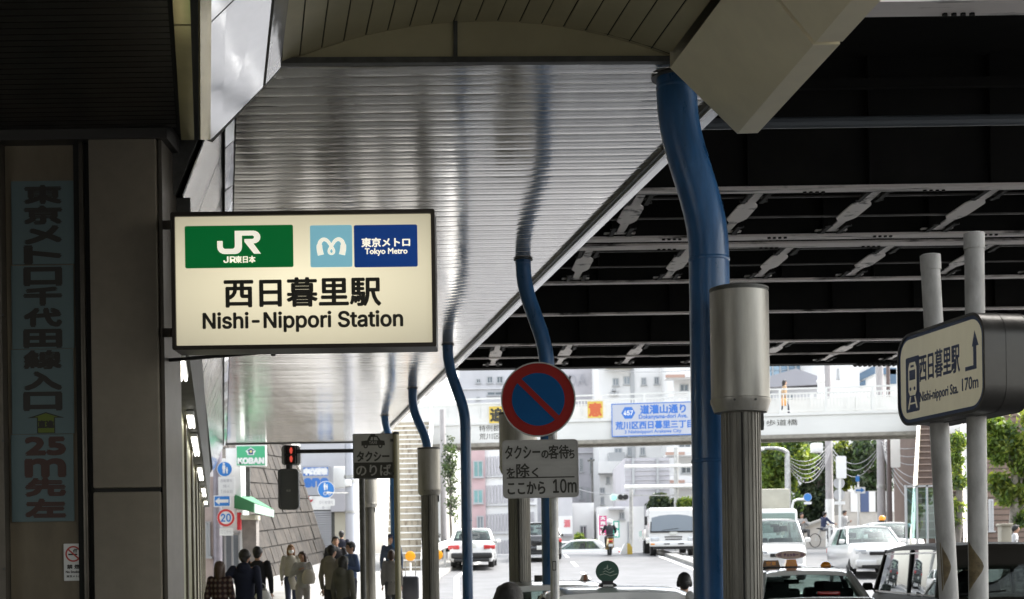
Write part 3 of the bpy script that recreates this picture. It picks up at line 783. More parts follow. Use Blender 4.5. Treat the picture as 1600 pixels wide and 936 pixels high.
b.prism([(-4*u, 2*u), (0, 2*u), (0, 7*u), (-2.6*u, 7*u)], .0022, .003, M_tpl, pt(583, 690)); b.prism([(1.5*u, 2*u), (8.5*u, 2*u), (6*u, 7*u), (1.5*u, 7*u)], .0022, .003, M_tpl, pt(583, 690))
b.prism(rrect(8*u, 4*u, .004, 2), 0, .002, M_ink, pt(583, 679.5))
b.text('TAXI', M_tpl, pt(583, 691.5), 12*u, 4*u, .0008, None, .0032)
b.build('panel', ts, True)
for py in (688, 740): b = MB(); b.bar(P(610, py, YX), P(620, py, YX), .03, .03, M_dst); b.build('bracket', ts, True)

# ================================================================ PEDESTRIAN SIGNAL on its own thin post
YG = 26.; u = YG/F
c = P(566, 800, YG); z0 = gz(c.x, YG)+.12
sgn = thing('pedestrian_signal', 'pedestrian crossing signal showing red, on a long black arm above a dark box', 'traffic signal', (c.x, YG, z0))
b = MB(); b.tube([(c.x, YG, z0), (c.x, YG, P(566, 690, YG).z)], .055, M_dst, 14); b.build('post', sgn, True)
b = MB(); zz = P(500, 705, YG).z; b.bar((P(462, 705, YG).x, YG, zz), (c.x, YG, zz), .05, .07, M_blk); b.build('arm', sgn, True)
b = MB(face(454, 711, YG))
b.prism(rrect(29*u, 31*u, .06, 4), -.18, -.03, mat('signal_grey', (.55, .56, .57), .4)); b.prism(rrect(20*u, 30*u, .04, 4), -.05, .0, M_blk)
for dy in (7.5, -7.5):
    h = T(0, dy*u); b.prism(rrect(15*u, 12*u, .01, 3), .0, .004, M_ink, h)
    b.ring(rrect(17*u, 14*u, .02, 3), rrect(15*u, 12.4*u, .015, 3), .0, .10, M_blk, h)
b.build('housing', sgn, True)
M_red = emat('signal_red_lit', (1, .12, .08), .6)
b = MB(face(455, 711, YG))
for dy, s in ((7, 1), (-6, 1)):   # the standing figure
    b.prism(circ(1.6*u, 12), .005, .012, M_red, T(0, (dy+3.4)*u)); b.prism([(-2.6*u, 2.2*u), (2.6*u, 2.2*u), (2.2*u, -1*u), (1.2*u, -5*u), (-1.2*u, -5*u), (-2.2*u, -1*u)], .005, .012, M_red, T(0, dy*u))
b.build('red_figure', sgn, True)
b = MB(face(450.5, 764.5, YG))
M_spk = mat('speaker_dark', (.10, .104, .107), .4)
b.prism(rrect(32*u, 64*u, .07, 5), -.16, -.02, M_spk); b.ring(rrect(32*u, 64*u, .07, 5), rrect(26*u, 58*u, .05, 5), -.03, .012, M_spk)
b.prism(rrect(6*u, 3*u, .004, 2), -.02, -.012, M_stl, T(0, -2*u)); b.text('UP', M_ink, T(0, -2*u), 4*u, 2*u, 0, None, -.011)
b.build('dark_box', sgn, True)
b = MB(); b.tube([P(452, 726, YG+.05), P(452, 735, YG+.05)], .06, M_blk, 10); b.build('hanger', sgn, True)

# ================================================================ ROUNDED STATION GUIDE SIGN on two pipes
A = P(1540, 560, 8.2); Bp = P(1403.5, 590, 9.25)
d = Vector((A.x-Bp.x, A.y-Bp.y, 0)); Lh = d.length; ang = math.atan2(d.y, d.x)
C0 = (A+Bp)/2; zt, zb = P(1540, 482, 8.2).z, P(1540, 640, 8.2).z; hh = zt-zb; C0.z = (zt+zb)/2
M1 = Matrix.Translation(C0) @ Matrix.Rotation(ang, 4, 'Z') @ FR
gs = thing('guide_sign', 'rounded dark metal guide box with cream station face, held up by two capped pipes', 'sign', (C0.x+.1, C0.y, .12))
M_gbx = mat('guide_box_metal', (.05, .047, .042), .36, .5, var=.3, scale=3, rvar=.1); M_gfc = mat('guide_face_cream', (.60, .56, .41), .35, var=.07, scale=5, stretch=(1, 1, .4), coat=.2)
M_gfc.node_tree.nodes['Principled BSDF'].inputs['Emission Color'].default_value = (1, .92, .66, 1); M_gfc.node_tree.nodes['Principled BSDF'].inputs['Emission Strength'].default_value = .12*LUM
M_gbl = mat('guide_blue', (.035, .06, .14), .4, var=.1)
th = .29
b = MB(M1); b.prism(rrect(Lh, hh, .15, 8), -th, -.006, M_gbx); b.ring(rrect(Lh*1.004, hh*1.008, .152, 8), rrect(Lh-.03, hh-.03, .14, 8), -.03, .006, M_gbx)
for zc in (-th*.45, -th+.012): b.ring(rrect(Lh*1.004, hh*1.008, .152, 8), rrect(Lh*.99, hh*.99, .148, 8), zc-.012, zc, M_gbx)
b.build('box', gs, True)
b = MB(M1); b.prism(rrect(Lh-.03, hh-.03, .138, 8), -.006, .0, M_gbl); b.prism(rrect(Lh-.075, hh-.075, .115, 8), .0005, .0015, M_gfc)
def gp_(uu, vv): return T((uu-.5)*Lh, (.5-vv)*hh)
# train pictogram
px_ = gp_(.185, .56); W_, H_ = .165*Lh, .60*hh
b.prism(rrect(W_, H_, .012, 3), .002, .003, M_gbl, px_)
def tp(x, y): return (x*W_, y*H_)
b.prism([tp(*p) for p in ((-.30, -.12), (-.30, .30), (-.2, .40), (.2, .40), (.30, .30), (.30, -.12), (.2, -.2), (-.2, -.2))], .0032, .004, M_gfc, px_)
b.prism([tp(*p) for p in ((-.22, .08), (-.22, .26), (.22, .26), (.22, .08))], .0042, .005, M_gbl, px_)
b.prism([tp(*p) for p in ((-.12, .31), (-.12, .35), (.12, .35), (.12, .31))], .0042, .005, M_gbl, px_)
for sx in (-.15, .15): b.prism(circ(.012, 10), .0042, .005, M_gbl, px_ @ T(sx*W_, -.08*H_))
for sx in (-1, 1): b.prism([tp(sx*.12, -.22), tp(sx*.2, -.22), tp(sx*.36, -.44), tp(sx*.27, -.44)][::sx], .0032, .004, M_gfc, px_)
b.prism([tp(*p) for p in ((-.26, -.36), (-.26, -.33), (.26, -.33), (.26, -.36))], .0032, .0038, M_gfc, px_)
b.text('西日暮里駅', M_gbl, gp_(.50, .41), .46*Lh, .29*hh, .0035, None, .002)
b.text('Nishi-nippori Sta.', M_gbl, gp_(.49, .735), .44*Lh, .135*hh, .0022, None, .002)
b.text('170m', M_gbl, gp_(.84, .70), .17*Lh, .125*hh, .0022, None, .002)
ax = gp_(.865, .39) @ Matrix.Diagonal((.82, .82, 1, 1))
b.prism([(-.09*Lh, -.17*hh), (.015*Lh, -.17*hh), (.015*Lh, .06*hh), (-.0*Lh, .06*hh), (.035*Lh, .25*hh), (.085*Lh, .06*hh), (.055*Lh, .06*hh), (.055*Lh, -.22*hh), (-.09*Lh, -.22*hh)], .002, .003, M_gbl, ax)
b.build('face', gs, True)
M_ptube = mat('pipe_grey_worn', (.40, .39, .37), .55, .1, var=.18, scale=6, stretch=(2, 2, .8), col2=(.5, .49, .47), bump=.06, bscale=30)
M_rust = mat('tape_brown', (.16, .12, .06), .6, var=.4, scale=20, bump=.2, bscale=80)
for (pxt, pyt, pxb, pyb, Y, wpx) in ((1522, 366, 1529, 936, 8.62, 30), (1453.5, 400, 1483, 936, 9.0, 29.5)):
    r = wpx/2*Y/F; tpt = P(pxt, pyt, Y); bt = P(pxb, pyb, Y); dv = (bt-tpt)/(bt.z-tpt.z); bot = tpt+dv*(.12-tpt.z)
    b = MB(); b.tube([bot, tpt-Vector((0, 0, .07))], r, M_ptube, 24); pp = b.build('pipe', gs, True)
    b = MB(); b.tube([tpt-dv*.09, tpt-Vector((0, 0, .0))+dv*.004], r*1.07, M_ptube, 24); b.lathe([(r*1.07, 0), (r*.9, .008)], M_ptube, 24, Matrix.Translation(tpt)); b.build('end_cap', pp, True)
    # torn brown tape wrapped round the pipe low down
    tz = P(pxb, 885, Y).z; ctr_ = tpt+dv*(tz-tpt.z); v = []; f = []; nn = 14; hh_ = 78*Y/F*.5
    a0_, a1_ = (-150, -85) if Y > 8.8 else (-175, -75)
    for i in range(nn+1):
        a = math.radians(a0_+(a1_-a0_)*i/nn); k = hh_*(1-i/nn)**.8+.002+.004*rnd.random()
        for z_ in (-k, k): pz = ctr_+dv*z_; v.append((pz.x+r*1.012*math.cos(a), pz.y+r*1.012*math.sin(a), pz.z))
    for i in range(nn): f.append((2*i, 2*i+2, 2*i+3, 2*i+1))
    b = MB(); b.add(v, f, M_rust); b.build('tape', pp, True)
# ================================================================ BUILDINGS BEYOND THE STREET
M_bw = mat('render_white', (.66, .66, .655), .8, var=.06, scale=.4)
M_bg = mat('render_grey', (.47, .47, .49), .8, var=.08, scale=.5)
M_bl = mat('render_lilac', (.42, .41, .435), .8, var=.08, scale=.5)
M_bp = mat('tile_pink', (.45, .32, .33), .7, var=.1, scale=.8)
M_bc = mat('render_cream', (.44, .41, .33), .8, var=.08, scale=.5)
M_pan = mat('window_dark_glass', (.10, .12, .14), .12, .3, var=.5, scale=.3)
M_pal = mat('window_pale_glass', (.22, .25, .28), .15, .2, var=.3, scale=.3)
M_tea = mat('window_teal_glass', (.16, .31, .32), .15, .2, var=.4, scale=.4)
M_wfr = mat('window_frame', (.36, .37, .38), .5)
def building(name, lab, x0, x1, y0, Y, depth, m, wins=(), cat='building', base=None, frame=M_wfr, pane=M_pan, proud=.06, group=None):
    a, c = P(x0, y0, Y), P(x1, y0, Y); zt = max(a.z, c.z); zb = (gz((a.x+c.x)/2, Y) if base is None else base)-.3
    t = thing(name, lab, cat, ((a.x+c.x)/2, Y, zb+.3), 0, group)
    b = MB(); b.bb((a.x, Y, zb), (c.x, Y+depth, zt), m); b.build('wall', t, True)
    for wn in wins: window(t, *wn[:4], Y, wn[4] if len(wn) > 4 else pane, frame, wn[5] if len(wn) > 5 else 1)
    return t
def window(t, x0, x1, y0, y1, Y, pane=M_pan, frame=M_wfr, nm=1):
    s = Y/F; w_, h_ = (x1-x0)*s, (y1-y0)*s; fm = face((x0+x1)/2, (y0+y1)/2, Y-.01)
    b = MB(fm); b.ring(rrect(w_, h_, .01, 1), rrect(w_-.14, h_-.14, .01, 1), -.1, .06, frame)
    for k in range(1, nm+1):
        if nm > 0 and k <= nm: b.box((-w_/2+w_*k/(nm+1), 0, .02), (.06, h_-.14, .05), frame)
    b.box((0, -h_/2-.02, .06), (w_+.1, .06, .14), frame)
    f_ = b.build('window', t, True)
    b = MB(fm); b.prism(rrect(w_-.13, h_-.13, .01, 1), -.02, .012, pane); b.build('pane', f_, False) if False else None
    bb = MB(fm); bb.prism(rrect(w_-.13, h_-.13, .01, 1), -.02, .012, pane); p_ = bb.build('pane', t, True); p_.parent = f_
def pbox(b, x0, x1, y0, y1, Y, d, m, proud=0.):
    """box whose front sits at depth Y, given by its picture rectangle"""
    a, c = P(x0, y1, Y), P(x1, y0, Y); b.bb((a.x, Y-proud, a.z), (c.x, Y+d, c.z), m)

t = building('office_building', 'pale grey office block with few small square windows behind the round no-parking sign', 716, 868, 540, 125, 20, M_bg,
    [(744, 751, 592, 599), (761, 770, 588, 599), (776, 786, 588, 599), (744, 750, 620, 625), (761, 786, 612, 618), (730, 738, 640, 648), (800, 810, 590, 600), (830, 840, 590, 600), (760, 785, 640, 648)])
for y in (606, 631): b = MB(); pbox(b, 716, 868, y, y+3, 125, 1, M_bw, .15); b.build('ledge', t, True)
t = building('office_building', 'grey block with big thin wall letters, right of the no-parking sign', 862, 938, 545, 112, 15, M_bl, [(917, 923, 690, 697), (921, 931, 714, 741), (916.5, 920.5, 762, 792), (905, 911, 716, 738), (896, 903, 640, 648), (906, 911, 760, 780)])
b = MB(face(902, 594, 111.9)); b.text('DA', mat('wall_letter', (.33, .33, .36), .6), T(0, 0), 30*112/F, 18*112/F, .0, INTER, .01); b.build('wall_letters', t, True)
b = MB(); pbox(b, 862, 938, 706, 709, 112, 1, M_bg, .2); b.build('ledge', t, True)
t = building('corner_building', 'pink tiled building with teal corner windows and rows of narrow slits', 736, 838, 672, 92, 18, M_bw, [], pane=M_tea)
b = MB(); pbox(b, 736, 757, 672, 852, 92, 1, M_bp, .25); b.build('pink_strip', t, True)
for r in ((739.5, 755, 720, 746), (739.5, 755, 765, 787)): window(t, *r, 91.7, M_tea)
window(t, 745, 756, 806, 830, 91.7, M_pal)
for y0, y1 in ((714, 743), (759, 787), (804, 831), (846, 868)):
    b = MB(); x = 758
    while x < 836: pbox(b, x, x+2.4, y0-(x-758)*.06, y1-(x-758)*.05, 91.95, .3, M_bl, .05); x += 4.9
    b.build('slit_window_row', t, True)
for y in (744, 788.5, 832.5): b = MB(); pbox(b, 757.5, 838, y, y+2, 92, .4, M_bg, .18); b.build('ledge', t, True)
t = building('apartment_building', 'white apartment block with small bay windows above the yellow warning board', 934, 1048, 540, 104, 16, M_bw,
    [(957, 967, 591, 603), (974, 985, 588, 601), (960, 972, 700, 714), (980, 989, 698, 713), (962, 972, 760, 770), (947, 953, 745, 756), (1003, 1009, 640, 648), (937, 945, 762, 771), (938, 944, 776, 788), (1002, 1010, 590, 602), (1022, 1030, 589, 601), (1000, 1008, 699, 712)], pane=M_pal)
b = MB(); pbox(b, 946, 988, 571, 577, 104, .5, M_bc, 1.4); pbox(b, 934, 978, 722, 741, 104, .5, M_bw, 1.2); pbox(b, 950, 975, 708, 722, 104, .5, M_wfr, .8)
pbox(b, 988.5, 990, 545, 850, 104, .2, M_wfr, .12); b.build('bay', t, True)
for x, y in ((952, 614), (960, 614), (956, 608)): b = MB(); pbox(b, x, x+6, y, y+4, 104, .2, M_wfr, .5); b.build('air_conditioner', t, True)
t = building('balcony_building', 'apartment tower with stacked white balconies and brown edging beside the blue pipe', 1052, 1112, 540, 96, 14, M_bw, [(1062, 1076, 600, 612, M_pan), (1062, 1080, 640, 652, M_pan), (1060, 1080, 690, 700, M_pan), (1064, 1080, 724, 740, M_pan)])
for y in (585, 706, 750):
    b = MB(); pbox(b, 1038, 1105, y+6, y+9, 96, .3, M_bw, 1.6); pbox(b, 1038, 1105, y-5, y+6, 96, -1.45, M_bw, 1.6); pbox(b, 1040, 1070, y, y+5, 94.38, .1, mat('balcony_brown', (.4, .27, .22), .7), .02); b.build('balcony', t, True)
for y in (628, 645):
    b = MB(); pbox(b, 1042, 1105, y, y+1.5, 96, -1.5, M_bw, 1.6)
    for x in range(1043, 1105, 4): pbox(b, x, x+1, y, y+12, 96, -1.55, M_bw, 1.6)
    b.build('railing', t, True)
t = building('workshop_building', 'low grey workshop with horizontal metal siding above the white truck', 976, 1046, 716, 84, 10, M_bl)
b = MB()
for k in range(7): pbox(b, 976, 1046, 719+k*7.5, 721+k*7.5, 84, .2, M_bg, .07)
for x in (988, 1026): pbox(b, x, x+3, 716, 775, 84, .2, M_wfr, .12)
b.build('siding', t, True)
pr = thing('pipe_gantry', 'pair of long horizontal white pipes crossing in front of the grey workshop', 'gantry', GP(1050, 80))
for y, r in ((729, .09), (761, .11)): b = MB(); b.tube([P(976, y, 80), P(1125, y-2, 80)], r, M_wht, 12); b.build('pipe', pr, True)
for x in (1056.5, 1110): b = MB(); b.tube([P(x, 700, 80.2), P(x, 880, 80.2)], .13, M_stl, 12); b.build('upright', pr, True)
t = building('low_house', 'low white house with a narrow barred window behind the shrub', 893, 928, 786, 84, 8, M_bw, [(906, 917, 821, 845)])
t = building('liquor_shop', 'white shop front with a faint red character on its wall behind the posts', 868, 894, 770, 82, 8, M_bg)
b = MB(); pbox(b, 868, 894, 806, 835, 82, .2, M_bw, .1); pbox(b, 868, 894, 836, 838, 82, .2, M_bl, .3); b.text('酒', mat('faded_red', (.55, .16, .18), .6), face(886, 818, 81.88), 9*82/F, 11*82/F, .03, None, .0); b.build('board', t, True)
t = building('corner_shop', 'white corner shop with a grey door behind the scooter rider', 934, 1006, 792, 82, 9, M_bw, [(980, 986, 815, 848), (967, 976, 800, 812, M_pal)])
b = MB(); pbox(b, 950, 975, 794, 797, 82, .3, M_bg, .9); b.build('awning', t, True)
for (x, y0, y1, c, s, w_) in ((942, 806, 836, (.62, .06, .22), '大売出し', 12), (963, 814, 840, (.03, .36, .26), '薬局', 10)):
    fl = thing('banner', ('pink' if c[0] > .3 else 'green')+' upright advertising banner on a thin pole near the scooter rider', 'banner', GP(x-6, 76), 0, 'street banners')
    b = MB(); b.tube([GP(x-w_/2-1, 76), P(x-w_/2-1, y0-2, 76)], .03, M_wht, 6); b.build('pole', fl, True)
    b = MB(); s_px = 76/F; b.prism(rrect(w_*s_px, (y1-y0)*s_px, .01, 1), -.01, .0, mat('cloth_'+s[:1], c, .7), face(x, (y0+y1)/2, 76))
    for i, ch in enumerate(s): b.text(ch, M_wht, face(x, y0+(y1-y0)*(i+.5)/len(s), 75.99), w_*.6*s_px, (y1-y0)/len(s)*.72*s_px, .02, None, .0)
    b.build('cloth', fl, True)
# right: behind the bridge
t = building('glass_building', 'blue-grey glazed building behind the person on the footbridge', 1150, 1262, 520, 112, 12, M_bg)
b = MB(); pbox(b, 1150, 1256, 545, 590, 112, .2, mat('blue_glass', (.22, .31, .40), .1, .4, var=.2, scale=.3), .05); b.build('pane', t, True)
b = MB()
for x in range(1158, 1260, 12): pbox(b, x, x+1.2, 545, 592, 112, .2, M_wfr, .2)
for y in (560, 578): pbox(b, 1150, 1256, y, y+1.2, 112, .2, M_wfr, .16)
pbox(b, 1150, 1262, 590, 597, 112, .3, M_bl, .5)
b.build('mullion', t, True)
t = building('roof_house', 'house with a grey sloping roof and a round white chimney behind the footbridge rail', 1190, 1284, 606, 98, 8, M_bg, [(1196, 1206, 612, 620), (1225, 1240, 616, 628, M_pal)])
b = MB(); a, c = P(1184, 606, 97.5), P(1290, 600, 97.5); b.prism([(a.x, a.z), (c.x, c.z), (c.x, c.z+.35), (c.x-2.0, c.z+1.1), (a.x+.5, a.z+.7)], -9, 0, mat('roof_grey', (.28, .28, .31), .6), Matrix.Translation((0, 97.5, 0)) @ FR); b.build('roof', t, True)
b = MB(); b.tube([P(1283, 645, 96), P(1283, 585, 96)], .25, M_wht, 14); b.ell(P(1283, 596, 96), (.34, .34, .2), M_wht); b.build('chimney', t, True)
t = building('tower_building', 'tall plain white block between the glazed building and the blue-panelled one', 1284, 1342, 520, 104, 12, M_bw, [(1308, 1311, 576, 592), (1300, 1304, 640, 648)])
t = building('panelled_building', 'white building with slanted dark blue glass panels beside a utility pole', 1339, 1420, 520, 108, 12, M_bw)
M_bgl = mat('blue_panel_glass', (.08, .13, .20), .15, .3, var=.4, scale=.25)
b = MB()
for pts in ([(1340, 585), (1367, 571), (1367, 584), (1340, 597)], [(1340, 600), (1352, 593), (1352, 602), (1340, 604)], [(1379, 575), (1400, 575), (1400, 585), (1379, 585)], [(1389, 577), (1400, 577), (1400, 600), (1389, 600)]):
    v = [P(x, y, 107.8) for x, y in pts]; b.prism([(p.x, p.z) for p in v], -.1, .1, M_bgl, Matrix.Translation((0, 107.8, 0)) @ FR)
b.build('glass_panel', t, True)
t = building('storage_building', 'grey storage block with upright white and navy panels behind the white taxi', 1316, 1412, 768, 82, 6, mat('panel_greige', (.42, .40, .37), .7, var=.1))
b = MB()
for x0, x1, m in ((1329, 1343, M_bw), (1344.5, 1357, mat('panel_navy', (.06, .09, .18), .5)), (1357.5, 1367, M_bw), (1367.5, 1374, M_dst), (1380, 1396, M_bw)): pbox(b, x0, x1, 768, 800, 82, .2, m, .08)
b.build('panel', t, True)
t = building('brown_building', 'house clad in brown horizontal boards behind the right-hand street tree', 1470, 1640, 640, 64, 8, mat('board_brown', (.15, .105, .085), .7, var=.12, scale=1.5), [(1544, 1552, 780, 830, M_pal)])
b = MB()
for k in range(26): pbox(b, 1470, 1640, 642+k*9, 643+k*9, 64, .2, mat('board_gap', (.06, .045, .035), .8), .03)
b.build('siding', t, True)
t = building('white_annex', 'narrow white wall between the two pipes of the guide sign', 1484, 1512, 660, 58, 4, M_bw)

# left side street
t = building('school_building', 'white building with a blue lettered signboard above a grey roller shutter', 468, 541, 640, 64, 10, M_bg, [])
Yq = 63.9; u = Yq/F
b = MB(face(494, 751, Yq)); b.prism(rrect(43*u, 46*u, .02, 1), -.2, .12, mat('board_pale', (.36, .37, .40), .6)); b.prism(rrect(39*u, 13*u, .01, 1), .121, .13, mat('board_blue', (.05, .17, .50), .5), T(0, 14*u))
b.text('中高受験', M_wht, T(0, 14*u), 36*u, 9.5*u, .04, None, .131); b.text('ena', mat('board_blue', (.05, .17, .50), .5), T(0, -3.5*u), 36*u, 12*u, .05, INTER, .121); b.build('signboard', t, True)
b = MB()
for k in range(17): pbox(b, 486, 518, 799+k*3.6, 801.6+k*3.6, Yq, .2, M_bg, .06)
b.build('shutter', t, True)
b = MB(); pbox(b, 477, 518, 775, 797, Yq, .2, M_wht, .1)
b.lathe([(5*u, 0), (5*u, .02)], mat('mark_red', (.5, .05, .07), .5), 16, face(484, 780, Yq-.11)); b.lathe([(3*u, 0), (3*u, .01)], M_wht, 16, face(486, 778, Yq-.14))
b.text('03-5822-7600' if False else '0', M_bl, face(505, 793, Yq-.12), 3*u, 4*u); b.build('shop_board', t, True)
b = MB(); pbox(b, 524, 540, 800, 872, Yq, .2, M_bc, .05); pbox(b, 519, 523, 800, 872, Yq, .2, M_dst, .04); pbox(b, 519, 541, 772, 800, Yq, .2, M_bl, .5); b.build('doorway', t, True)
b = MB(face(531, 746, 60)); b.box((0, 0, 0), (.5, .9, .4), M_wht, None, .05); b.build('junction_box', t, True)

# stone retaining wall
rw = thing('retaining_wall', 'tall leaning stone block retaining wall on the left of the side street', 'wall', (-6.6, 42, gz(-6.6, 42)))
M_sto = mat('stone_block', (.040, .033, .026), .9, var=.55, scale=1.6, bump=.6, bscale=14); M_mor = mat('mortar_dark', (.03, .027, .023), .95)
Wf = Vector((XZ(516, 58, gz(-7.4, 58)+.2), 58, 0)); Wn = Vector((Wf.x-.32, 43.4, 0))
def wp(t_, h): # along, height
    p = Wn.lerp(Wf, t_); return Vector((p.x-.315*h, p.y+.02*h, gz(p.x, p.y)+.0+h))
b = MB(); NB = 15; NC = 12; Hh = 6.4
for j in range(NC):
    h0, h1 = j*Hh/NC, (j+1)*Hh/NC-.045
    off = (j % 2)*.5
    for i in range(-1, NB):
        t0, t1 = max(0, (i+off)/NB), min(1, (i+1+off)/NB-.0034)
        if t1 <= t0+.002: continue
        o_ = rnd.uniform(0, .035); k = Vector((o_, -.3*o_, .2*o_))
        q = [wp(t0, h0)+k, wp(t1, h0)+k, wp(t1, h1)+k*rnd.uniform(.7, 1.2), wp(t0, h1)+k]
        b.slab(q, .1, M_sto)
b.build('blocks', rw, True, sharp=10)
b = MB(); n0 = Vector((-.02, 0, 0)); b.loft([[wp(0, -.6)+n0, wp(0, Hh)+n0, wp(0, Hh)+Vector((-4, 0, 0)), wp(0, -.6)+Vector((-6, 0, 0))], [wp(1, -.6)+n0, wp(1, Hh)+n0, wp(1, Hh)+Vector((-4, 0, 0)), wp(1, -.6)+Vector((-6, 0, 0))]], M_mor); b.build('core', rw, True)
b = MB(); b.loft([[wp(0, Hh)+Vector((x, 0, z)) for x, z in ((.06, 0), (.06, .16), (-.5, .16), (-.5, 0))], [wp(1, Hh)+Vector((x, 0, z)) for x, z in ((.06, 0), (.06, .16), (-.5, .16), (-.5, 0))]], M_con); b.build('coping', rw, True)

# police box with its sign, awning and lamp
kb = thing('police_box', 'small white police box with a green awning and a red lamp against the stone wall', 'building', GP(352, 42.4))
b = MB(); pbox(b, 318, 376, 716, 905, 42.4, 1.2, M_bw); b.build('wall', kb, True)
b = MB()
for x0, x1 in ((340, 351), (353.5, 362), (365, 373)): pbox(b, x0, x1, 836, 912, 42.4, .1, M_pal, .03)
b.build('door_glass', kb, True)
b = MB()
for x in (338.5, 351.5, 363, 374): pbox(b, x, x+1.8, 832, 912, 42.4, .1, M_wfr, .07)
pbox(b, 338.5, 376, 830, 834, 42.4, .1, M_wfr, .07); b.build('door_frame', kb, True)
b = MB(); M_awn = mat('awning_green', (.02, .17, .06), .6); M_awp = mat('awning_pale', (.42, .58, .48), .6)
b.add([P(366, 772, 42.4), P(398, 786, 41.6), P(398, 801, 41.6), P(366, 794, 42.4)], [(0, 1, 2, 3)], M_awn); b.add([P(366, 772, 42.4), P(398, 786, 41.6), P(428, 796, 42.4), P(394, 776, 43.0)], [(0, 1, 2, 3)], M_awn)
b.slab([P(398, 801, 41.6), P(428, 808, 42.4), P(428, 797, 42.4), P(398, 787, 41.6)], .03, M_awp); b.build('awning', kb, True)
b = MB(); b.tube([P(374, 828, 42.1), P(374, 801, 42.1)], .07, mat('lamp_red', (.5, .02, .03), .3), 12); b.lathe([(.09, 0), (.09, .05)], M_wht, 12, Matrix.Translation(P(374, 800, 42.1))); b.build('red_lamp', kb, True)
b = MB(face(392, 712, 41.9)); u = 41.9/F
b.prism(rrect(47*u, 33*u, .01, 1), -.15, -.005, M_wht); b.prism(rrect(44*u, 30*u, .01, 1), -.004, .004, mat('koban_green', (.07, .40, .20), .5))
b.prism([(-8*u, 7*u), (0, 13*u), (8*u, 7*u), (5*u, 3.5*u), (5*u, 1*u), (-5*u, 1*u), (-5*u, 3.5*u)], .005, .008, M_wht); b.prism([(-6.4*u, 7.2*u), (0, 11.6*u), (6.4*u, 7.2*u), (3.6*u, 7.2*u), (3.6*u, 2*u), (-3.6*u, 2*u), (-3.6*u, 7.2*u)], .0085, .011, mat('koban_navy', (.05, .09, .2), .5)); b.prism(circ(2*u, 12), .0115, .013, mat('koban_yellow', (.7, .6, .2), .5), T(0, 6.5*u))
b.text('KOBAN', M_wht, T(0, -8*u), 40*u, 8.5*u, .02, INTER, .005); b.build('sign', kb, True)
b = MB(); pbox(b, 353, 369.5, 700, 729, 41.95, .1, M_wht); pbox(b, 384, 390, 729, 776, 42.1, .1, M_dst); b.build('sign_mount', kb, True)
b = MB(); pbox(b, 379, 401, 805, 812, 42.2, .6, M_bc, .3); pbox(b, 380, 400, 812, 920, 42.45, .5, mat('concrete_pier', (.22, .20, .185), .9, var=.2)); b.build('pier', kb, True)
t = building('shop_front', 'dim pinkish shop front past the end of the green wall', 306, 335, 745, 41.5, 1.5, mat('shop_pink', (.42, .34, .31), .7, var=.1), [(322, 329, 815, 870)])

# traffic signs on the left street pole
lp = thing('sign_pole', 'grey pole stacked with blue walker, arrow and red speed limit signs on the left', 'signpost', GP(340, 41.5, .12))
b = MB(); b.tube([GP(340, 41.5, .12), P(340, 700, 41.5)], .13, mat('pole_mauve', (.24, .22, .25), .5, .2, var=.15), 14); b.build('pole', lp, True)
u = 41.3/F; M_sb = mat('road_sign_blue', (.04, .20, .55), .4); M_sr = mat('road_sign_red', (.58, .05, .05), .4); M_sw = mat('road_sign_white', (.74, .74, .73), .4)
def round_sign(b, px, py, r, Y, kind):
    fm = face(px, py, Y); u = Y/F
    b.lathe([(r*u, -.012), (r*u, 0)], M_sw, 32, fm)
    if kind == 'blue': b.prism(circ(r*.93*u, 32), .0005, .003, M_sb, fm)
    else: b.ring(circ(r*.97*u, 32), circ(r*.72*u, 32), .0005, .003, M_sr, fm)
    return fm, u
b = MB(); fm, u = round_sign(b, 351, 733, 12, 41.3, 'blue')
def walker(b, fm, u, x, y, k, m):
    b.prism(circ(1.3*k*u, 10), .004, .006, m, fm @ T((x)*u, (y+5*k)*u)); b.prism([((x+a*k)*u, (y+c*k)*u) for a, c in ((-1.6, 3.4), (1.6, 3.4), (2, -1), (1.3, -1), (1.2, -6), (.2, -6), (0, -2), (-.2, -6), (-1.2, -6), (-1.3, -1), (-2, -1))], .004, .006, m, fm)
walker(b, fm, u, -1.2, 1.5, 1.35, M_sw); walker(b, fm, u, 3.6, -2, .8, M_sw); b.build('walker_sign', lp, True)
b = MB(face(354, 760, 41.3)); b.prism(rrect(26*u, 30*u, .02, 2), -.01, 0, M_sw)
for i, s in enumerate(('自転車を', '除く', '7:30-8:30')): b.text(s, M_bl, T(0, (9-i*8.5)*u), (18 if i != 1 else 10)*u, 5*u, 0, None, .002)
b.build('text_plate', lp, True)
b = MB(face(347, 783, 41.25)); b.prism(rrect(26*u, 18*u, .015, 2), -.01, 0, M_sw); b.prism(rrect(23.5*u, 15*u, .01, 2), .0005, .002, M_sb)
b.prism([(-11*u, 0), (-4*u, 6*u), (-4*u, 2.6*u), (10*u, 2.6*u), (10*u, -2.6*u), (-4*u, -2.6*u), (-4*u, -6*u)], .0025, .004, M_sw); b.build('arrow_sign', lp, True)
b = MB(); fm, u = round_sign(b, 353, 809, 14, 41.25, 'red'); b.text('20', M_sb, fm, 15*u, 12*u, .01, INTER, .002); b.build('speed_sign', lp, True)
b = MB(face(353.5, 831, 41.3)); b.prism(rrect(21*u, 12*u, .015, 2), -.01, 0, M_sw); b.text('ここから', M_bl, T(0, 0), 16*u, 5*u, 0, None, .002); b.build('small_plate', lp, True)
cs = thing('cycle_sign', 'round blue walker and bicycle sign over a small white plate on the grey utility pole', 'sign', P(510, 785, 44.6))
b = MB(); fm, u = round_sign(b, 509.5, 765, 13.5, 44.6, 'blue'); walker(b, fm, u, -2, 5, .95, M_sw); walker(b, fm, u, 1.5, 4, .7, M_sw)
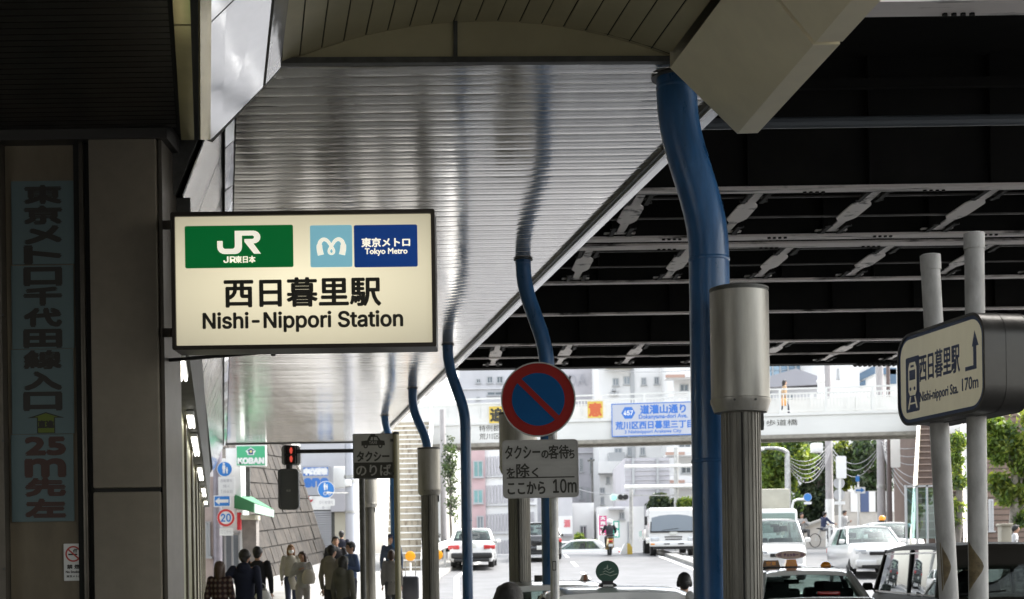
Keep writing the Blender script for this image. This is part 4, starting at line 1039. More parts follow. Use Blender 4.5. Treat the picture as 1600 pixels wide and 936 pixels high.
for x in (-1.5, 5): b.ring([(x*u+.058*math.cos(a), -6*u+.058*math.sin(a)) for a in lin(0, 6.1, 14)], [(x*u+.04*math.cos(a), -6*u+.04*math.sin(a)) for a in lin(0, 6.1, 14)], .004, .006, M_sw, fm)
b.prism([(-1.5*u, -6*u), (1*u, -3*u), (4*u, -3*u), (5*u, -6*u), (4*u, -5*u), (2*u, -6.3*u)], .004, .006, M_sw, fm); b.build('disc', cs, True)
b = MB(face(509.5, 785, 44.6)); u = 44.6/F; b.prism(rrect(27*u, 11*u, .03, 2), -.01, 0, M_sw); b.text('歩行者優先', M_bl, T(0, 0), 22*u, 5.5*u, 0, None, .002); b.build('plate', cs, True)
b = MB(); b.bar(P(509, 770, 42.2), P(545, 770, 44.9), .04, .04, M_stl); b.build('arm', cs, True)

# utility poles, lamp posts, cables
def upole(px, Y, ytop, r, lab, m=None, extra=None):
    c = GP(px, Y); t = thing('utility_pole', lab, 'pole', c, group='utility poles')
    zt = P(px, ytop, Y).z; b = MB(); b.tube([(c.x, Y, c.z), (c.x, Y, zt)], [r*1.1, r*.85], m or M_pol, 14); b.build('shaft', t, True); return t, c
M_pol = mat('pole_concrete', (.38, .36, .36), .8, var=.12, scale=1.5)
t, c = upole(548.5, 45, 560, .165, 'smooth pale grey utility pole above the group of waiting people', mat('pole_pale', (.45, .46, .50), .5, .2))
b = MB()
for py in (745, 752, 800): b.ring(circ(.19, 16), circ(.16, 16), -.04, .04, M_stl, T(c.x, 45, P(548, py, 45).z))
b.box((c.x-.05, 44.8, P(548, 755, 45).z), (.22, .12, .22), M_wht, None, .04); b.build('band', t, True)
t, c = upole(1297, 74, 540, .19, 'tan utility pole in front of the dark conifers')
b = MB(); pz = P(1297, 780, 74).z; b.tube([(c.x, 74, c.z), (c.x, 74, pz)], .22, M_wht, 14); b.build('sleeve', t, True)
b = MB(); b.box(P(1276, 700, 74), (.6, .4, .5), M_wht, None, .05); b.bar(P(1268, 698, 74), P(1300, 700, 74), .06, .06, M_stl); b.build('cross_arm', t, True)
t, c = upole(1378, 70, 540, .2, 'thick pale utility pole right of the arrow sign')
b = MB(); b.tube([(c.x+.3, 70, c.z), (c.x+.3, 70, P(1383, 690, 70).z)], .06, M_pol, 8); b.ring(circ(.23, 14), circ(.2, 14), -.1, .1, M_stl, T(c.x, 70, P(1378, 760, 70).z)); b.build('conduit', t, True)
t, c = upole(1391, 66, 545, .10, 'slim brown metal pole with a hanging white board', mat('pole_brown', (.10, .07, .065), .5))
b = MB(face(1399, 708, 65.9)); u = 66/F; b.prism(rrect(15*u, 45*u, .06, 3), -.06, 0, M_sw); b.build('board', t, True)
t, c = upole(694, 58, 640, .13, 'weathered grey utility pole with creeper behind the white car')
t, c = upole(927, 86, 720, .07, 'thin dark street pole in front of the grey block', M_dst)
b = MB(); b.bar(P(918, 720, 86), P(929, 719, 86), .1, .1, M_dst); b.build('lamp_arm', t, True)
sl_ = thing('street_lamp', 'tall pale street lamp with a long curved arm reaching left', 'street lamp', GP(1232, 62))
c = GP(1232, 62); zt = P(1232, 712, 62).z
b = MB(); b.tube([c, (c.x, 62, zt)]+[P(x, y, 62) for x, y in ((1230, 707), (1224, 703), (1214, 700.5), (1200, 700), (1186, 701))], [.15, .12, .1, .09, .08, .07, .07], M_stl, 12); b.build('pole', sl_, True)
b = MB(); b.ell(P(1183, 702, 62), (.35, .15, .1), M_wht); b.build('lantern', sl_, True)
ss = thing('bent_sign_post', 'bent white post holding a round blue sign out over the street', 'signpost', GP(1238, 60))
c = GP(1238, 60)
b = MB(); b.tube([c]+[P(x, y, 60) for x, y in ((1238, 790), (1240, 783), (1246, 780.5), (1264, 780))], .055, M_wht, 10); b.build('post', ss, True)
b = MB(); fm, u = round_sign(b, 1262, 777, 6.5, 59.9, 'blue'); b.prism(rrect(12*u, 4*u, .01, 2), 0, .005, M_sw, fm @ T(0, -9*u)); b.build('disc', ss, True)
sp_ = thing('sign_back_post', 'white post with a white panel and two round signs seen from behind', 'signpost', GP(1312, 60)); c = GP(1312, 60)
b = MB(); b.tube([c, P(1312, 716, 60)], .06, M_wht, 10); b.build('post', sp_, True)
b = MB(face(1314.5, 730, 59.9)); u = 60/F; b.prism(rrect(16*u, 35*u, .06, 3), -.03, 0, M_sw); b.build('panel', sp_, True)
for y in (755, 773): b = MB(); b.lathe([(8.8*u, 0), (8.8*u, .02)], mat('sign_back', (.42, .42, .43), .5, .3), 28, face(1311, y, 59.95+.05)); b.build('disc', sp_, True)
b = MB(); b.prism(rrect(17*u, 5*u, .02, 2), 0, .02, M_sw, face(1312, 786, 59.9)); b.build('small_plate', sp_, True)
aw = thing('arrow_sign_post', 'short post with a blue and white arrow board by the storage block', 'signpost', GP(1341, 68)); c = GP(1341, 68)
b = MB(); b.tube([c, P(1341, 742, 68)], .05, M_wht, 8); b.build('post', aw, True)
b = MB(face(1344, 766, 67.9)); u = 68/F; b.prism(rrect(16*u, 10*u, .02, 2), -.02, 0, M_sw); b.prism([(-7*u, 1.4*u), (1*u, 1.4*u), (1*u, 4*u), (7*u, 0), (1*u, -4*u), (1*u, -1.4*u), (-7*u, -1.4*u)], .001, .006, M_sb); b.build('arrow_board', aw, True)
b = MB(face(1340, 748, 67.9)); b.prism(rrect(6*u, 9*u, .02, 2), -.02, 0, M_sb); b.build('blue_board', aw, True)
M_cab = mat('cable_grey', (.30, .30, .31), .6)
def cable(p, q, sag, r, lab):
    p, q = P(*p), P(*q); pts = []
    for k in range(13):
        t_ = k/12; x = p.lerp(q, t_); x.z -= sag*4*t_*(1-t_); pts.append(x)
    b = MB(); b.tube(pts, r, M_cab, 6); tag(b.build('overhead_cable'), lab, 'cable', 'overhead cables')
L_c = 'pale overhead cable looping between the utility poles right of the fluted post'
for i in range(7): cable((1376+i, 690+i*4, 70), (1478+i*3, 676+i*9-(i % 3)*5, 58), .5+.25*i, .018, L_c)
for i in range(6): cable((1236, 716+i*4, 70), (1300, 690+i*2, 74), .5+.12*i, .014, L_c)
for i in range(3): cable((1299, 700+i*5, 74), (1376, 694+i*3, 70), .9+.2*i, .018, L_c)
for i in range(3): cable((1500, 670+i*10, 55), (1640, 665+i*16, 50), .6, .018, L_c)
for i, (a, c) in enumerate((((900, 572, 90), (1110, 575, 80)), ((880, 755, 88), (985, 770, 76)))): cable(a, c, .3, .02, 'thin overhead cable in front of the white apartment block')

# traffic light
tl = thing('traffic_light', 'horizontal traffic light showing green on a pole behind the truck', 'traffic signal', GP(986, 74)); c = GP(986, 74); u = 74/F
b = MB(); b.tube([c, P(986, 765, 74)], .1, M_stl, 12); b.bar(P(960, 774, 74), P(1060, 774, 74), .06, .06, M_stl); b.build('pole', tl, True)
b = MB(face(967, 777, 73.8)); b.prism(rrect(29*u, 10*u, .15, 4), -.15, 0, M_wht); b.build('housing', tl, True)
for x in (969, 977): b = MB(); b.lathe([(4*u, 0), (4.2*u, .25)], M_blk, 16, face(x, 777, 73.79)); b.build('dark_lens', tl, True)
b = MB(); b.prism(circ(3.8*u, 16), .0, .03, emat('signal_green_lit', (.25, 1, .75), 1.2), face(959, 777, 73.79)); b.build('green_lens', tl, True)

# ================================================================ FOOTBRIDGE
FBL, FBR = 65.5, 62.0
xa, xb = P(648, 663, FBL), P(1462, 640, FBR)
fb = thing('footbridge', 'white pedestrian footbridge spanning the street, with railings and road name boards', 'footbridge', ((xa.x+xb.x)/2, (FBL+FBR)/2, gz(5, 64)))
def fy(px, py=662):      # depth of the girder face seen at this picture column
    k = unroll(px, py)[0]/F; d = Vector((xb.x-xa.x, FBR-FBL)); s = (k*FBL-xa.x)/(d.x-k*d.y); return FBL+d.y*s
zt_, zb_ = (xa.z+xb.z)/2, P(1000, 691, fy(1000)).z
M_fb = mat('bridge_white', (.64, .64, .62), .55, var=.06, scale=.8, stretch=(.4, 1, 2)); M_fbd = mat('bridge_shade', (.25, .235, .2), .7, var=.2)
pl_, pr_ = Vector((xa.x, FBL, 0)), Vector((xb.x, FBR, 0)); dx_ = (pr_-pl_).normalized(); dn = Vector((-dx_.y, dx_.x, 0))
def fbx(b, d0, d1, n0, n1, z0, z1, m):
    v = [pl_+dx_*d+dn*n_+Vector((0, 0, z)) for d in (d0, d1) for n_ in (n0, n1) for z in (z0, z1)]
    b.add(v, [(0, 1, 3, 2), (4, 6, 7, 5), (0, 4, 5, 1), (2, 3, 7, 6), (1, 5, 7, 3), (0, 2, 6, 4)], m)
LB = (pr_-pl_).length
b = MB(); fbx(b, 0, LB, 0, .12, zb_+.16, zt_, M_fb); fbx(b, 0, LB, -.06, -.002, zt_-.10, zt_+.02, M_fb); fbx(b, 0, LB, 1.9, 2.02, zb_+.16, zt_, M_fb); b.build('girder', fb, True)
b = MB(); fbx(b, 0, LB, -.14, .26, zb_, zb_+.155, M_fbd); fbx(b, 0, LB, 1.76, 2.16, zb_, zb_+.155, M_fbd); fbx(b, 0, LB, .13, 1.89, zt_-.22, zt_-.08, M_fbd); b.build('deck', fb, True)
def rail(b, n_, d0, d1, panel):
    fbx(b, d0, d1, n_-.03, n_+.03, zt_+1.06, zt_+1.13, M_fb); fbx(b, d0, d1, n_-.02, n_+.02, zt_+.86, zt_+.91, M_fb); fbx(b, d0, d1, n_-.02, n_+.02, zt_+.1, zt_+.15, M_fb)
    d = d0
    while d < d1: fbx(b, d, d+.05, n_-.012, n_+.012, zt_+.15, zt_+.86, M_fb); d += .145 if not panel else 1.5
    d = d0
    while d <= d1: fbx(b, d, d+.11, n_-.05, n_+.05, zt_, zt_+1.06, M_fb); d += 2.0
    if panel: fbx(b, d0, d1, n_+.03, n_+.045, zt_+.2, zt_+.84, M_fb)
b = MB(); rail(b, .06, 0, 4.5, True); rail(b, .06, 4.5, LB, False); b.build('front_railing', fb, True)
b = MB(); rail(b, 1.95, 0, LB, True); b.build('rear_railing', fb, True)
for px in (684, 1455):
    b = MB(); p = P(px, 700, fy(px)+1); b.tube([(p.x, p.y, gz(p.x, p.y)-.2), (p.x, p.y, zb_)], .3, M_fb, 16); b.build('column', fb, True)
rz_ = math.atan2(dx_.y, dx_.x)
def on_fb(px, py, off): return face(px, py, fy(px)-off, rz_)
u = 64/F
b = MB()
for s, px, py, wd in (('特例都道', 770, 669, 44), ('荒川区西日暮里', 787, 681, 78), ('西日暮里駅', 1122, 662, 110), ('前歩道橋', 1213, 660.5, 64)):
    b = MB(); b.text(s, M_ink, on_fb(px, py, .005), wd*u, 9.5*u, .0, None, .004); b.build('inscription', fb, True)
# boards fixed to the bridge
rb = thing('road_name_board', 'pale road name board with a blue hexagon 457, fixed to the footbridge', 'sign', P(1020, 655, fy(1020)-.15))
M_brd = mat('board_pale_blue', (.44, .46, .52), .5); M_bb = mat('board_letter_blue', (.035, .15, .50), .5)
fm = on_fb(1022, 655, .16); u = fy(1022)/F; b = MB(fm)
b.prism(rrect(133*u, 52*u, .02, 2), -.06, 0, M_brd); b.ring(rrect(133*u, 52*u, .02, 2), rrect(130*u, 49*u, .02, 2), .0, .006, M_bb)
hx = [(11*u*math.cos(math.radians(a)), 10.5*u*math.sin(math.radians(a))) for a in range(0, 360, 60)]
b.prism(hx, .001, .004, M_bb, T(-40*u, 11*u)); b.text('457', M_wht, T(-40*u, 11*u), 14*u, 7*u, .008, INTER, .005)
b.text('道灌山通り', M_bb, T(14*u, 15.5*u), 70*u, 13.5*u, .018, None, .002); b.text('Dokanyama-dori Ave.', M_bb, T(14*u, 3.4*u), 75*u, 8.5*u, .008, None, .002)
b.text('荒川区西日暮里三丁目', M_bb, T(0, -8.5*u), 120*u, 12*u, .015, None, .002); b.text('3 Nishinippori Arakawa City', M_bb, T(-2*u, -19.5*u), 88*u, 6.5*u, .006, None, .002)
b.build('panel', rb, True)
for dx in (-40, 40): b = MB(); b.bar(fm @ Vector((dx*u, 0, -.1)), fm @ Vector((dx*u, -28*u, -.1)), .06, .06, M_wht); b.build('bracket', rb, True)
M_yel = mat('board_yellow', (.62, .45, .08), .5, var=.08); M_frd = mat('board_letter_red', (.55, .12, .04), .6)
for ch, px, py, m, nm in (('追', 776, 648, M_ink, 'with a black character, left of the no-parking sign'), ('突', 827, 645, M_ink, 'hidden at the left behind the no-parking sign'), ('注', 878, 642, M_ink, 'hidden at the right behind the no-parking sign'), ('意', 930, 640, M_frd, 'with a faded red character, left of the road name board')):
    fm = on_fb(px, py, .09); u = fy(px)/F
    t = thing('warning_board', 'square yellow warning board '+nm, 'sign', fm.translation, 0, 'yellow warning boards on the footbridge')
    b = MB(fm); b.prism(rrect(24*u, 26*u, .02, 2), -.05, 0, M_yel); b.text(ch, m, T(0, 0), 19*u, 20*u, .035, None, .002); b.build('panel', t, True)
    b = MB(fm); b.bar((0, 13*u, -.06), (0, -13*u, -.06), .1, .03, M_stl); b.build('bracket', t, True)
# stairs of the footbridge
def stairs(name, lab, x0n, x1n, yn, x0f, x1f, yf, n, ztop, mr, mtread, mstr):
    z0 = gz((x0n+x1n)/2, yn); t = thing(name, lab, 'staircase', ((x0n+x1n)/2, yn, z0))
    r_ = MB(); tr = MB()
    for i in range(n):
        f0, f1 = i/n, (i+1)/n
        xa_, xb_ = x0n+(x0f-x0n)*f0, x1n+(x1f-x1n)*f0; xc, xd = x0n+(x0f-x0n)*f1, x1n+(x1f-x1n)*f1
        ya, yb_ = yn+(yf-yn)*f0, yn+(yf-yn)*f1; h = (ztop-z0)/n; z = z0+h*i
        r_.loft([[(xa_, ya, z-.02), (xb_, ya, z-.02), (xb_, ya, z+h-.045), (xa_, ya, z+h-.045)], [(xc, yb_, z-.02), (xd, yb_, z-.02), (xd, yb_, z+h-.045), (xc, yb_, z+h-.045)]], mr)
        tr.loft([[(xa_, ya-.05, z+h-.045), (xb_, ya-.05, z+h-.045), (xb_, ya-.05, z+h), (xa_, ya-.05, z+h)], [(xc, yb_, z+h-.045), (xd, yb_, z+h-.045), (xd, yb_, z+h), (xc, yb_, z+h)]], mtread)
    r_.build('riser', t, True, sharp=10); tr.build('tread', t, True, sharp=10)
    for s_x, (xn, xf) in enumerate(((x0n, x0f), (x1n, x1f))):
        o_ = -.07 if s_x == 0 else .07; b = MB()
        b.loft([[(xn+o_-.06, y, z-.35), (xn+o_+.06, y, z-.35), (xn+o_+.06, y, z+.4), (xn+o_-.06, y, z+.4)] for xn, y, z in ((xn, yn, z0+.1), (xf, yf, ztop+.1))], mstr)
        b.build('stringer', t, True)
        b = MB(); b.bar((xn+o_, yn, z0+1.05), (xf+o_, yf, ztop+1.05), .05, .05, mstr)
        for k in range(10): f_ = k/9; b.bar((xn+o_+(xf-xn)*f_, yn+(yf-yn)*f_, z0+.3+(ztop-z0)*f_), (xn+o_+(xf-xn)*f_, yn+(yf-yn)*f_, z0+1.05+(ztop-z0)*f_), .03, .03, mstr)
        b.build('handrail', t, True)
    return t
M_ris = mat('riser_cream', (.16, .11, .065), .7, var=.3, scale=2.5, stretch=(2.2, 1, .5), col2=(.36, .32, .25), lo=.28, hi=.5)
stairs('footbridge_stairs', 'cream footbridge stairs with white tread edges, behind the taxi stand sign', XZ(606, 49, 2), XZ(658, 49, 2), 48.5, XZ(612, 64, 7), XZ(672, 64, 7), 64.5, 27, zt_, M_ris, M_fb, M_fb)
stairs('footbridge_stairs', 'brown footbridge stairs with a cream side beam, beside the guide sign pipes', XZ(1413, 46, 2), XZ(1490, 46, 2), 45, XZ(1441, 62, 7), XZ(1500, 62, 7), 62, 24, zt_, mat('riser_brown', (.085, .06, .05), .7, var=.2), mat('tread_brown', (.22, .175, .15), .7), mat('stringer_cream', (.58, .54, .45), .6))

# concrete garden wall, guard rails, street bits on the right
gw = thing('garden_wall', 'pale concrete garden wall below the dark conifers', 'wall', GP(1290, 79))
b = MB(); a, c = GP(1236, 79, -.2), GP(1345, 79, -.2); v0 = P(1236, 829, 79); v1 = P(1300, 806, 79); v2 = P(1345, 800, 79)
b.prism([(a.x, a.z), (c.x, c.z), (v2.x, v2.z), (v1.x, v1.z), (v0.x, v0.z)], -.3, 0, mat('garden_concrete', (.42, .40, .37), .85, var=.12, scale=.7), Matrix.Translation((0, 79, 0)) @ FR); b.build('wall', gw, True)
b = MB(); b.bar((v0.x, 78.9, v0.z), (v1.x, 78.9, v1.z), .4, .12, M_con); b.build('coping', gw, True)
def guard(name, lab, pts, h, m=M_wht, bars=True, cat='railing'):
    t = thing(name, lab, cat, pts[0]); b = MB()
    for p, q in zip(pts[:-1], pts[1:]):
        p, q = Vector(p), Vector(q)
        for z in ((h, h*.62, h*.25) if bars else (h,)): b.bar(p+Vector((0, 0, z)), q+Vector((0, 0, z)), .05, .06 if bars else .28, m)
    b.build('rail', t, True); b = MB()
    for p in pts: p = Vector(p); b.bar(p, p+Vector((0, 0, h+.05)), .08, .08, m)
    b.build('post', t, True)
    return t
guard('guard_fence', 'low white pipe fence beside the cyclist on the far pavement', [GP(x, 60, .1) for x in (1296, 1306, 1318, 1330)], .95)
guard('guard_fence', 'white pipe fence at the right edge of the street', [GP(1572, 34, .1), GP(1600, 33, .1), GP(1640, 32, .1)], .9)
guard('guard_rail', 'white corrugated guard rail along the kerb beside the white car', [Vector((kerb(y)-.4, y, gz(0, y)+.12)) for y in (46, 49, 52, 55, 58, 61)], .75, M_wht, False)
for px, py, nm in ((641, 869, 'left of the silver capped post'), (684, 867, 'on the guard rail end near the white car')):
    t = thing('reflector_post', 'round orange reflector on a white post '+nm, 'reflector', GP(px, 45.5, .12))
    b = MB(); b.tube([GP(px, 45.5, .12), P(px, py+10, 45.5)], .035, M_wht, 8); b.build('post', t, True)
    b = MB(face(px, py, 45.4)); b.lathe([(8*45.4/F, -.03), (8*45.4/F, -.0), (6.5*45.4/F, .02)], mat('reflector_orange', (.85, .36, .01), .3), 24); b.build('disc', t, True)
wb = thing('wedge_barrier', 'white and yellow wedge shaped barrier on the road beside the scooter', 'barrier', GP(978, 63))
b = MB(); fm = face(978, 858, 63); u = 63/F
b.prism([(-10*u, -10*u), (2*u, -10*u), (2*u, 9*u), (-1*u, 9*u)], -.8, 0, M_wht, fm); b.prism([(2.1*u, -10*u), (10*u, -10*u), (10*u, 2*u), (6*u, 9*u), (2.1*u, 9*u)], -.8, 0, M_yel, fm); b.build('body', wb, True)
ab = thing('board_stand', 'dark and white standing notice board by the far pavement', 'notice board', GP(1254, 58)); u = 58/F
b = MB(face(1254, 853, 58)); b.prism(rrect(10*u, 22*u, .02, 1), -.04, 0, M_wht); b.prism(rrect(7*u, 5*u, .01, 1), .001, .006, M_dst, T(0, 5*u)); b.prism(rrect(7*u, 6*u, .01, 1), .001, .006, M_dst, T(0, -4*u)); b.build('board', ab, True)
b = MB(face(1254, 866, 58.1)); b.box((-4*u, 0, -.1), (.05, 10*u, .05), M_dst); b.box((4*u, 0, -.1), (.05, 10*u, .05), M_dst); b.build('leg', ab, True)
cp_ = thing('cream_post', 'square cream gate post at the right edge, beside a passer-by', 'post', GP(1570, 36, .1))
b = MB(); a = GP(1570, 36, .1); b.bb((a.x-.13, 35.85, a.z), (a.x+.13, 36.15, P(1570, 822, 36).z), M_bc, .02); b.bb((a.x-.16, 35.82, P(1570, 822, 36).z), (a.x+.16, 36.18, P(1570, 822, 36).z+.06), M_bc, .01); b.build('shaft', cp_, True)
gl = thing('glass_shelter', 'pale blue glass shelter screens at the foot of the brown stairs', 'shelter', GP(1440, 50))
b = MB()
for x0, x1 in ((1416, 1431), (1433, 1447), (1449, 1462)): pbox(b, x0, x1, 762, 842, 46.2, .02, glass('shelter_glass', (.62, .78, .80), .12))
b.build('pane', gl, True)
b = MB()
for x in (1415, 1432, 1448, 1463): pbox(b, x, x+1.6, 758, 850, 46.2, .06, M_wfr, .03)
pbox(b, 1415, 1464, 758, 761, 46.2, .06, M_wfr, .03); b.build('frame', gl, True)

# ================================================================ TREES AND SHRUBS
def leafmat(nm, c, tr=.35):
    if nm in MATS: return MATS[nm]
    m = mat(nm, c, .55, var=.25, scale=1.5)
    n = m.node_tree; b = n.nodes['Principled BSDF']; o = n.nodes['Material Output']
    tl_ = n.nodes.new('ShaderNodeBsdfTranslucent'); tl_.inputs[0].default_value = (min(1, c[0]*1.6), min(1, c[1]*1.5), c[2]*.8, 1)
    mx = n.nodes.new('ShaderNodeMixShader'); mx.inputs[0].default_value = tr
    n.links.new(b.outputs[0], mx.inputs[1]); n.links.new(tl_.outputs[0], mx.inputs[2]); n.links.new(mx.outputs[0], o.inputs[0])
    return m
G_br = [leafmat('leaf_bright', (.13, .20, .04), .5), leafmat('leaf_lime', (.22, .27, .06), .5), leafmat('leaf_mid', (.07, .12, .04), .4)]
G_dk = [leafmat('leaf_dark', (.035, .058, .03), .25), leafmat('leaf_deep', (.022, .038, .022), .2), leafmat('leaf_olive', (.07, .09, .045), .3)]
G_gy = [leafmat('leaf_grey_green', (.11, .14, .09), .35), leafmat('leaf_mid', (.07, .12, .04)), leafmat('leaf_dark', (.035, .058, .03), .25)]
def tree(name, lab, px, Y, blobs, greens, n, leaf, r, cat='tree', group=None, limbs=True, mtrunk=None):
    c = GP(px, Y); t = thing(name, lab, cat, c, 0, group); b = MB(); rr = random.Random(int(px*7+Y))
    ws = [bl[2]*bl[3] for bl in blobs]; tot = sum(ws); clumps = []
    for bl, w_ in zip(blobs, ws):
        o = P(bl[0], bl[1], Y); s = Y/F*(1.22 if group else 1.0)
        k = max(5, int(90*w_/tot)+4)
        for _ in range(k):
            while True:
                p = Vector([rr.uniform(-1, 1) for _ in range(3)])
                if .25 < p.length < 1: break
            clumps.append((o+Vector((p.x*bl[2]*s, p.y*min(bl[2], bl[3])*s*.9, p.z*bl[3]*s)), max(.16, (.20+.28*rr.random())*min(bl[2], bl[3])*s)))
    v = {g: ([], []) for g in range(3)}
    per = int(n*2.3)//len(clumps)
    for o, rad in clumps:
        g0 = rr.choice((0, 0, 1, 2))
        for _ in range(per):
            d = Vector([rr.gauss(0, .55) for _ in range(3)])*rad; p = o+d
            g = g0 if rr.random() < .75 else rr.randrange(3)
            nx = Vector([rr.uniform(-1, 1), rr.uniform(-1, 1), rr.uniform(-.2, 1)]).normalized(); a = nx.orthogonal().normalized(); q = nx.cross(a); th_ = rr.random()*6.28
            a, q = a*math.cos(th_)+q*math.sin(th_), q*math.cos(th_)-a*math.sin(th_)
            l = leaf*rr.uniform(.6, 1.3); V, f_ = v[g]; k = len(V)
            V += [p-a*l, p+q*l*.45+nx*l*.12, p+a*l, p-q*l*.45+nx*l*.12]; f_.append((k, k+1, k+2, k+3))
    for g in range(3):
        if v[g][0]: b.add(*v[g], greens[g])
    b.build('crown', t, True, sharp=0)
    b = MB(); mt = mtrunk or mat('bark_grey', (.17, .15, .13), .9, var=.35, scale=5, stretch=(1, 1, .4), bump=.4, bscale=20)
    top = P(blobs[0][0], blobs[0][1], Y); wob = [Vector((rr.uniform(-.1, .1), rr.uniform(-.1, .1), 0))*(top.z-c.z)*.15 for _ in range(4)]
    path = [c-Vector((0, 0, .2))]+[c.lerp(top, k/4)+wob[k-1] for k in (1, 2, 3)]+[top]
    b.tube(path, [r*1.25, r, r*.85, r*.65, r*.25], mt, 12)
    if limbs:
        for o, rad in clumps[::max(1, len(clumps)//14)]:
            f_ = rr.uniform(.45, .9); s = c.lerp(top, f_); b.tube([s, s.lerp(o, .5)+Vector((0, 0, .1*rad)), o], [r*.3, r*.18, r*.05], mt, 7)
    b.build('trunk', t, True); return t
tree('street_tree', 'light green street tree with a mottled trunk at the right edge', 1575, 40, [(1590, 690, 36, 26), (1625, 715, 40, 38), (1556, 700, 16, 22), (1600, 762, 26, 22), (1566, 760, 14, 26), (1640, 660, 40, 30), (1558, 668, 22, 16), (1612, 810, 26, 14)], G_br, 7000, .085, .14, mtrunk=mat('bark_plane', (.30, .27, .23), .85, var=.4, scale=6, bump=.3))
tree('ivy_tree', 'slim tree hung with leafy shoots between the two sign pipes', 1497, 44, [(1497, 690, 9, 12), (1494, 720, 8, 12), (1499, 750, 7, 10), (1495, 790, 6, 8), (1492, 815, 5, 5)], G_br, 1500, .07, .12)
tree('broadleaf_tree', 'bright leafy tree beside the tall fluted post, behind the street lamp', 1215, 84, [(1212, 705, 26, 22), (1238, 720, 24, 24), (1205, 745, 18, 22), (1228, 775, 18, 24), (1195, 700, 16, 18), (1245, 690, 18, 12), (1218, 810, 12, 16)], G_br, 6500, .17, .25, group='trees behind the garden wall')
tree('dark_conifer', 'dense dark conifer between the street lamp and the tan utility pole', 1278, 86, [(1280, 712, 18, 20), (1278, 745, 20, 24), (1280, 785, 22, 26), (1262, 775, 14, 26), (1290, 800, 10, 18), (1256, 800, 10, 14)], G_dk, 7000, .16, .28, group='trees behind the garden wall')
tree('broadleaf_tree', 'yellow-green tree just right of the tan utility pole', 1325, 88, [(1316, 705, 12, 14), (1322, 735, 14, 20), (1312, 760, 10, 18), (1334, 712, 10, 14), (1270, 692, 22, 8)], [G_br[1], G_gy[0], G_gy[1]], 3600, .16, .2, group='trees behind the garden wall')
tree('pale_conifer', 'grey-green drooping conifer behind the arrow sign post', 1358, 87, [(1355, 705, 16, 18), (1360, 735, 20, 20), (1370, 760, 18, 16), (1345, 755, 12, 14), (1402, 720, 18, 24), (1412, 690, 16, 14)], G_gy, 5200, .16, .25, group='trees behind the garden wall')
tree('thin_tree', 'thin bare-stemmed tree with sparse ivy left of the dark blue pipe', 704, 56, [(704, 715, 9, 40), (708, 770, 8, 44), (699, 735, 8, 30)], G_gy, 700, .07, .05)
tree('shrub', 'leafy green shrub by the low white house', 918, 78, [(912, 855, 10, 9), (925, 856, 10, 8), (905, 846, 6, 10), (932, 858, 6, 6)], G_br, 1600, .12, .05, 'shrub', limbs=False)
tree('shrub', 'dark rounded shrub behind the white truck', 1035, 82, [(1030, 784, 16, 10), (1042, 786, 14, 8), (1022, 792, 8, 10)], G_dk, 1800, .14, .08, 'shrub')
tree('shrub', 'light green shrub between the truck and the blue pipe', 1075, 80, [(1072, 788, 12, 7), (1082, 790, 10, 7)], G_br, 1300, .12, .06, 'shrub')
# ================================================================ VEHICLES
M_cw = mat('car_white', (.72, .72, .71), .25, 0, coat=.8); M_cg = mat('van_bronze_grey', (.024, .021, .017), .55, .0, coat=.0, spec=.1); M_ck = mat('car_black', (.012, .012, .013), .2, 0, coat=.8)
M_gls = glass('car_glass', (.72, .78, .76), .03); M_gld = glass('car_glass_dark', (.74, .79, .77), .012)
M_int = mat('car_interior', (.018, .018, .018), .8); M_seat = mat('car_seat', (.03, .03, .032), .85)
M_tl = mat('tail_lamp_red', (.45, .015, .015), .2, coat=.6); M_hl = mat('head_lamp', (.62, .64, .66), .12, .3, coat=.6); M_chr = mat('chrome', (.7, .7, .7), .12, 1); M_plt2 = mat('number_plate', (.62, .62, .58), .5); M_plg = mat('number_plate_green', (.03, .17, .08), .5)
M_ora = mat('lamp_orange', (.80, .28, .01), .25, coat=.5)
def quad3(bm_, c, m, n=5, bulge=0., t=.006):
    """pane on four corners (bottom-left, bottom-right, top-right, top-left), bulged outwards"""
    c = [Vector(x) for x in c]; nr = (c[1]-c[0]).cross(c[3]-c[0]).normalized(); v = []; f = []
    for lay in (0, 1):
        for j in range(n+1):
            for i in range(n+1):
                u, w_ = i/n, j/n; p = c[0].lerp(c[1], u).lerp(c[3].lerp(c[2], u), w_)
                v.append(p+nr*(bulge*(1-(2*u-1)**2)*(1-.4*(2*w_-1)**2)-lay*t))
    K = (n+1)**2
    for j in range(n):
        for i in range(n):
            a = j*(n+1)+i; f += [(a, a+1, a+n+2, a+n+1), (K+a+n+1, K+a+n+2, K+a+1, K+a)]
    bm_.add(v, f, m)
